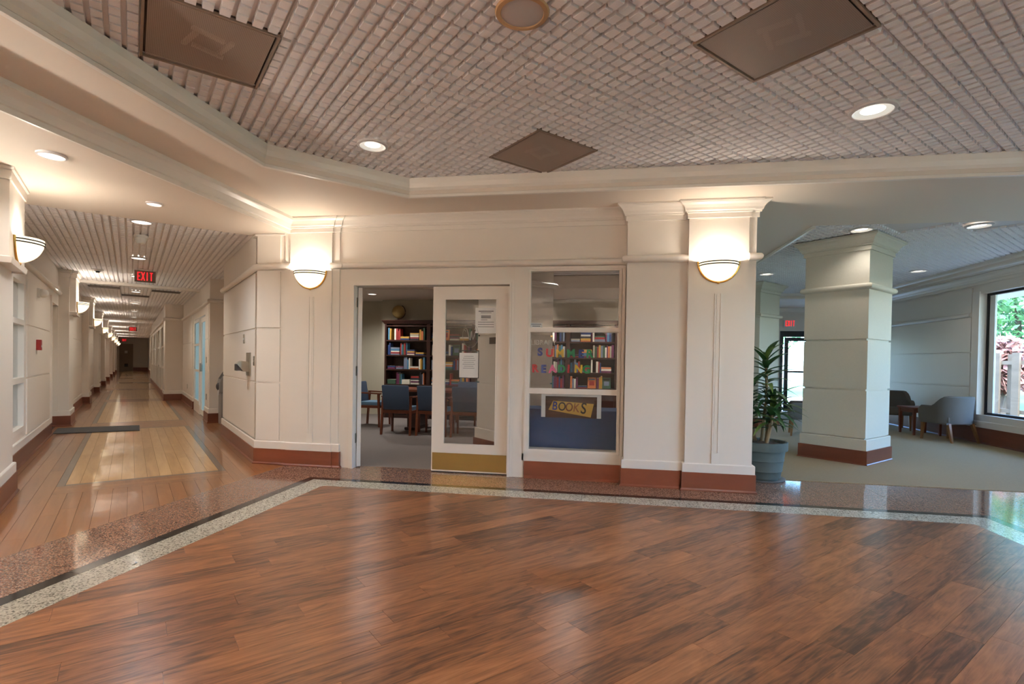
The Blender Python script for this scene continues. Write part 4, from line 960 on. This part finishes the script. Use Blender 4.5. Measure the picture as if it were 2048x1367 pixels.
MB().box(-1.15,-.42,.70,1.15,.42,.745).build('table_top', M['cherry'], tb, bevel=.008)
for a in (-.75,.75): MB().box(a-.09,-.25,.05,a+.09,.25,.70).build('pedestal', M['walnut'], tb); MB().box(a-.12,-.32,.004,a+.12,.32,.05).build('foot', M['walnut'], tb, bevel=.01)
# bookcases
YBK = 10.80; BX0 = -4.64
SH = [.745, 1.075, 1.385, 1.71]
BC = [(150,40,36),(40,62,110),(222,214,196),(60,92,70),(196,150,60),(110,46,80),(44,44,52),(208,120,70),(120,130,150),(168,160,140),(70,120,150),(230,224,210)]
BCn = ['red','navy','cream','green','mustard','plum','black','orange','grey','tan','teal','white']
BM = [mat('cover_'+n, c, .55) for n, c in zip(BCn, BC)]
M['pages'] = mat('page_block', (222,212,190), .9)
shn = ['lowest open shelf', 'second shelf', 'third shelf', 'top shelf']
def book(w_, d_, h_, ci, loc, rot, label):
    t = thing('book', label, 'book', loc, 0, 'books on the library shelves'); t.rotation_euler = rot
    MB().box(-w_/2,0,0,w_/2,d_,.0+h_).build('cover', BM[ci], t)
    MB().box(-w_/2+.003,.004,h_,w_/2-.003,d_-.002,h_+.0015).build('page_block', M['pages'], t)
    return t
bayn = ['leftmost', 'second', 'third', 'fourth', 'rightmost']
for b in range(5):
    x0 = BX0+b*1.0
    t = thing('bookcase', 'dark wood bookcase, %s of the row along the library wall' % bayn[b], 'bookcase', (x0+.5, YBK, 0), 0, 'library bookcases')
    for x in (-.5, .46): MB().box(x,0,.004,x+.04,.34,2.10).build('side_panel', M['walnut'], t)
    MB().box(-.46,.32,.08,.46,.335,2.05).build('back_panel', M['walnut'], t)
    for z in SH+[2.03]: MB().box(-.46,.005,z-.03,.46,.32,z).build('shelf', M['walnut'], t)
    for s in (-1,1):
        d = MB().box(s*.235-.222,-.012,.09,s*.235+.222,.005,.70).build('cabinet_door', M['walnut'], t); MB().sphere((s*.04,-.02,.42), .014, 8, 6).build('knob', M['brass'], d, True)
    MB().box(-.46,.02,.004,.46,.3,.08).build('plinth', M['walnut'], t)
    MB().sweep([(0,2.06),(.012,2.06),(.03,2.09),(.055,2.12),(.06,2.14),(0,2.14)], [(-.5,.34),(-.5,0),(.5,0),(.5,.34)][0 if b == 0 else 1:4 if b == 4 else 3]).build('cornice', M['walnut'], t)
    MB().box(-.5,0,2.08,.5,.34,2.12).build('top_board', M['walnut'], t)
    if not any(in_view(x0+k, YBK, 1.4, 0) for k in (0,.5,1)): continue
    for si, z in enumerate(SH):
        x = x0+.06; rmax = x0+.93
        while x < rmax-.03:
            if random.random() < .30 and x < rmax-.22:
                w_ = random.uniform(.17,.22); zz = z
                for k in range(random.randint(2,5)):
                    th = random.uniform(.022,.04); ci = random.randrange(12); dd = random.uniform(.9,1)
                    o = book(w_*dd, .16, th, ci, (x+w_/2, YBK+.03, zz+.001), (0,0,random.uniform(-.04,.04)), '%s book lying in a pile on the %s of the %s bookcase' % (BCn[ci], shn[si], bayn[b])); zz += th+.003
                x += w_+.012
            elif random.random() < .16 and x < rmax-.2:
                ci = random.choice((2,3,4,7,11)); w_ = .17
                o = book(w_, .03, .225, ci, (x+w_/2, YBK+.05, z+.006), (-.12,0,0), '%s book displayed cover-out on the %s of the %s bookcase' % (BCn[ci], shn[si], bayn[b]))
                MB().box(-w_*.3,-.002,.06,w_*.3,0,.15).build('cover_picture', BM[(ci+5) % 12], o); MB().box(-w_*.38,-.002,.175,w_*.38,0,.2).build('cover_title', BM[(ci+3) % 12], o)
                x += w_+.015
            else:
                w_ = random.uniform(.022,.045); ci = random.randrange(12); h_ = random.uniform(.19,.27)
                book(w_, .17, h_, ci, (x+w_/2, YBK+random.uniform(.02,.05), z+.001), (0,0,0), '%s book standing on the %s of the %s bookcase' % (BCn[ci], shn[si], bayn[b]))
                x += w_+.0025
                if random.random() < .08: x += .07
lab = {}
for o in [o for o in COL.objects if o.get('category') == 'book']: lab.setdefault(o['label'], []).append(o)
ords = ['first', 'second', 'third', 'fourth', 'fifth', 'sixth', 'seventh', 'eighth']
for l, os_ in lab.items():
    if len(os_) > 1:
        for k, o in enumerate(os_): o['label'] = '%s %s' % (ords[k], l.replace('lying in a pile', 'stacked').replace(' bookcase', ' case').replace('displayed ', ''))
gl = thing('globe', 'antique tan globe standing on top of the bookcase', 'globe', (-4.40, 10.98, 2.141))
MB().lathe([(.09,0),(.09,.015),(.02,.03),(.015,.05)], seg=20).build('base', M['walnut'], gl, True); MB().sphere((0,0,.195), .145, 24, 16).build('sphere', M['globe'], gl, True)
MB().tube([(.158*math.cos(a),0,.195+.158*math.sin(a)) for a in [math.radians(x) for x in range(-95,70,12)]], .008, 6).build('meridian_arm', M['walnut'], gl, True)
t = thing('wall_plaque', 'small dark plaque on the library column behind the door glass', 'plaque', uv(3.975, 5.85)+(1.55,), AL)
MB().cbox(-.012,0,0,.02,.16,.09).build('plate', M['walnut'], t)

# ================================================================== plant
pt = thing('potted_plant', 'tall dracaena in a weathered grey pot beside the pilaster', 'plant', (1.82, 6.22, 0))
MB().lathe([(.17,.0),(.175,.02),(.195,.03),(.205,.10),(.215,.11),(.212,.12),(.225,.22),(.232,.225),(.228,.24),(.24,.33),(.262,.335),(.265,.345),(.265,.425),(.255,.43),(.235,.425),(.225,.36),(.001,.355)], seg=40).build('pot', M['pot'], pt, True)
MB().lathe([(.20,0),(.24,.004),(.25,.02),(.235,.02),(.2,.008),(.001,.006)], seg=32).build('saucer', M['greypl'], pt, True)
so_ = MB()
so_.lathe([(.235,.385),(.18,.405),(.09,.42),(.001,.43)], seg=24); so_.build('mulch', M['soil'], pt, True)
sh = MB()
for k in range(160):
    a = random.uniform(0,6.28); r = .22*math.sqrt(random.random()); z = .40+random.uniform(0,.03); b = random.uniform(0,6.28)
    sh.add([(r*math.cos(a),r*math.sin(a),z),(r*math.cos(a)+.05*math.cos(b),r*math.sin(a)+.05*math.sin(b),z+.012),(r*math.cos(a)+.05*math.cos(b+.2),r*math.sin(a)+.05*math.sin(b+.2),z+.01)], [(0,1,2)])
tag(sh.build('moss', M['soil'], pt), kind='stuff')
def leaf_mesh(L, W, droop, mt, nm):
    mb = MB(); n = 7; vs2 = []
    for i in range(n+1):
        t_ = i/n; w_ = W*math.sin(math.pi*(.08+.92*t_)**.75)*.5+.003*(1-t_)
        a = droop*t_; x = L*(math.sin(a)/max(droop,.01) if droop > .01 else t_); z = L*((1-math.cos(a))/max(droop,.01))*-1
        vs2 += [(x,-w_,z+w_*.35),(x,0,z),(x,w_,z+w_*.35)]
    ff = []
    for i in range(n):
        for k in (0,1): ff.append((i*3+k,i*3+k+1,i*3+3+k+1,i*3+3+k))
    mb.add(vs2, ff); return mb.mesh(nm, mt, True)
leaves = [leaf_mesh(L, W, d, mt, 'leaf') for L, W, d, mt in ((.30,.05,.9,M['leaf']),(.36,.055,1.3,M['leaf']),(.26,.05,.5,M['leaf']),(.32,.045,1.0,M['leaf2']),(.34,.06,.7,M['leaf']))]
stems = [((0,0,.40),(.02,-.02,.75),(.03,-.03,1.05),(.02,-.02,1.36)), ((.06,.05,.40),(.09,.06,.62),(.12,.06,.88)), ((-.06,.03,.40),(-.10,.04,.62),(-.13,.05,1.02)), ((.02,-.09,.4),(.05,-.12,.6),(.07,-.14,.74))]
for si, p in enumerate(stems):
    MB().tube(p, [.022,.02,.017,.014][:len(p)], 8).build('stem', M['stem'], pt, True)
    nl = (40, 26, 28, 16)[si]; z0 = p[1][2]-.02; z1 = p[-1][2]+.02
    for k in range(nl):
        f = k/nl; z = z0+(z1-z0)*(f**.7); idx = min(len(p)-2, int(f*(len(p)-1))); a = k*2.4+si
        tip = p[-1]; prv = p[-2]
        o = link('leaf', random.choice(leaves), pt); tt = min(1, max(0, (z-prv[2])/max(.01, tip[2]-prv[2])))
        o.location = (prv[0]+(tip[0]-prv[0])*tt, prv[1]+(tip[1]-prv[1])*tt, z)
        el = .15+.95*f**2+random.uniform(-.1,.15)
        o.rotation_euler = Matrix.Rotation(a, 3, 'Z').to_euler() if False else (0,0,0)
        o.rotation_euler = (Matrix.Rotation(a, 3, 'Z') @ Matrix.Rotation(-el, 3, 'Y')).to_euler()
        s = random.uniform(.95,1.35); o.scale = (s,s,s)

# ================================================================== lounge furniture
def tub_chair(label, loc, rz):
    t = thing('tub_chair', label, 'chair', loc, rz, 'grey tub chairs in the lounge')
    # faces +y; shell path from front-left round the back to front-right
    pts = []
    n = 28
    for i in range(n+1):
        f = i/n; 
        if f < .25: x, y = -.30, .27-.36*(f/.25)
        elif f > .75: x, y = .30, -.09+.36*((f-.75)/.25)
        else:
            a = math.pi+math.pi*(f-.25)/.5; x, y = .30*math.cos(a), -.09+.24*math.sin(a)
        e = abs(f-.5)*2; k = min(1, max(0, (e-.30)/.38)); k = k*k*(3-2*k); z = .80-(.80-.62)*k
        if e > .92: z -= .05*((e-.92)/.08)**2
        pts.append((x, y, z))
    mb = MB(); vv = []; 
    for i, (x, y, z) in enumerate(pts):
        d = Vector((x, y+.05)); nrm = d.normalized() if .25 < i/n < .75 else Vector((1 if x > 0 else -1, 0))
        th = .055; flr = .02
        vv += [(x+nrm.x*flr*0, y+nrm.y*0, .33), (x+nrm.x*flr, y+nrm.y*flr*1.6, z-.02), (x+nrm.x*(flr-.015), y+nrm.y*(flr-.015), z), (x-nrm.x*(th-.02), y-nrm.y*(th-.02), z), (x-nrm.x*th, y-nrm.y*th, z-.02), (x-nrm.x*th, y-nrm.y*th, .33)]
    k6 = 6; ff = []
    for i in range(n):
        for q in range(k6): ff.append((i*k6+q, i*k6+(q+1)%k6, (i+1)*k6+(q+1)%k6, (i+1)*k6+q))
    ff += [tuple(range(5,-1,-1)), tuple(n*k6+q for q in range(6))]
    mb.add(vv, ff).build('shell', M['greyfab'], t, True)
    MB().box(-.245,-.26,.33,.245,.27,.46).build('seat', M['greyfab'], t, True, .03)
    MB().box(-.28,-.26,.31,.28,.25,.335).build('seat_base', M['greyfab'], t)
    for s in (-1, 1):
        MB().taper(s*.26,.24,.006,.03,s*.255,.22,.33,.048).build('leg', M['oakleg'], t)
        MB().taper(s*.25,-.34,.006,.03,s*.22,-.24,.33,.048).build('leg', M['oakleg'], t)
    return t
tc = tub_chair('grey tub chair by the lounge window with its back turned', (6.10, 10.34, 0), math.radians(15))
copy_tree(tc, (6.05, 12.0, 0), math.radians(165), None, 'grey tub chair half hidden behind the lounge column')
copy_tree(tc, (3.78, 10.38, 0), math.radians(75), None, 'grey tub chair between the two lounge columns')
st_ = thing('side_table', 'low cherry wood side table between the lounge chairs', 'table', (6.13, 11.2, 0))
MB().box(-.27,-.27,.50,.27,.27,.535).build('table_top', M['cherry'], st_, bevel=.005)
for a in (-.22,.22):
    MB().box(-.22,a-.012,.43,.22,a+.012,.50).build('apron', M['cherry'], st_); MB().box(a-.012,-.22,.43,a+.012,.22,.50).build('apron', M['cherry'], st_)
    for b in (-.23,.23): MB().taper(a,b,.006,.035,a,b,.50,.05).build('leg', M['cherry'], st_)

# ================================================================== outdoors
gd = MB().box(6.7, -14, -.3, 45, 45, -.15).box(-4, 15.9, -.3, 6.7, 45, -.15).build('ground', M['grass']); tag(gd, 'sunlit lawn outside the lounge windows', 'ground', kind=S)
pv_ = MB().box(1, 15.85, -.14, 12, 24, -.02).box(6.75, -10, -.14, 9.4, 15.85, -.02).build('terrace', M['pave']); tag(pv_, 'concrete terrace at the lounge door plus added strip bouncing light along the windows', 'paving', kind=S)  # strip beside the windows is added to bounce sunlight up to the ceilings
ro = MB().box(6.7, -5, 2.74, 8.3, 15.6, 2.9).build('roof_overhang', mat('overhang_paint', (232,220,200), .7)); tag(ro, 'cream roof overhang above the lounge window', 'overhang', kind=S)
fe = thing('fence', 'weathered board fence outside the lounge window', 'fence', (9.6, 10.5, -.15))
for k in range(44):
    y = -9+k*.30
    h = 1.80+(.03 if k % 2 else 0); MB().box(-.02 if k % 2 else .10, y, 0, .02 if k % 2 else .14, y+.22, h).build('board', M['fence'], fe)
for z in (.4, 1.55): MB().box(.02,-9,z,.10,4.3,z+.09).build('rail', M['fence'], fe)
def tree(loc, h, r, n, mt, label, seed):
    rnd = random.Random(seed); t = thing('tree', label, 'tree', loc, 0, 'garden trees')
    MB().tube([(0,0,0),(.08,0,h*.4),(0,.1,h*.75)], [.14,.10,.05], 8).build('trunk', M['bark'], t, True)
    mb = MB()
    for k in range(n):
        a = rnd.uniform(0,6.28); ph = math.acos(rnd.uniform(-1,1)); q = r*rnd.random()**.4
        c = Vector((q*math.sin(ph)*math.cos(a), q*math.sin(ph)*math.sin(a), h*.62+q*.85*math.cos(ph)*h*.30/r*1.3))
        d1 = Vector((rnd.uniform(-1,1),rnd.uniform(-1,1),rnd.uniform(-1,1))).normalized()*.13; d2 = d1.orthogonal().normalized()*.07
        mb.add([tuple(c-d1),tuple(c+d2),tuple(c+d1),tuple(c-d2)], [(0,1,2,3)])
    tag(mb.build('foliage', mt, t), kind='stuff'); return t
tree((14.6, 21.2, -.15), 6.5, 3.2, 5200, M['tree1'], 'green leafy tree beyond the fence', 1)
tree((20.5, 9.5, -.15), 7.5, 3.4, 5200, M['tree1'], 'large green tree at the right window edge', 2)
tree((10.9, 16.3, -.15), 2.5, .8, 1500, M['tree2'], 'pinkish red maple just behind the fence', 3)
tree((19.5, 29.5, -.15), 8.5, 4.4, 4200, M['tree1'], 'tall tree farthest behind the lounge window', 4)
tree((7.5, 29, -.15), 6.0, 3.0, 4200, M['tree1'], 'tree outside the entrance door', 5)
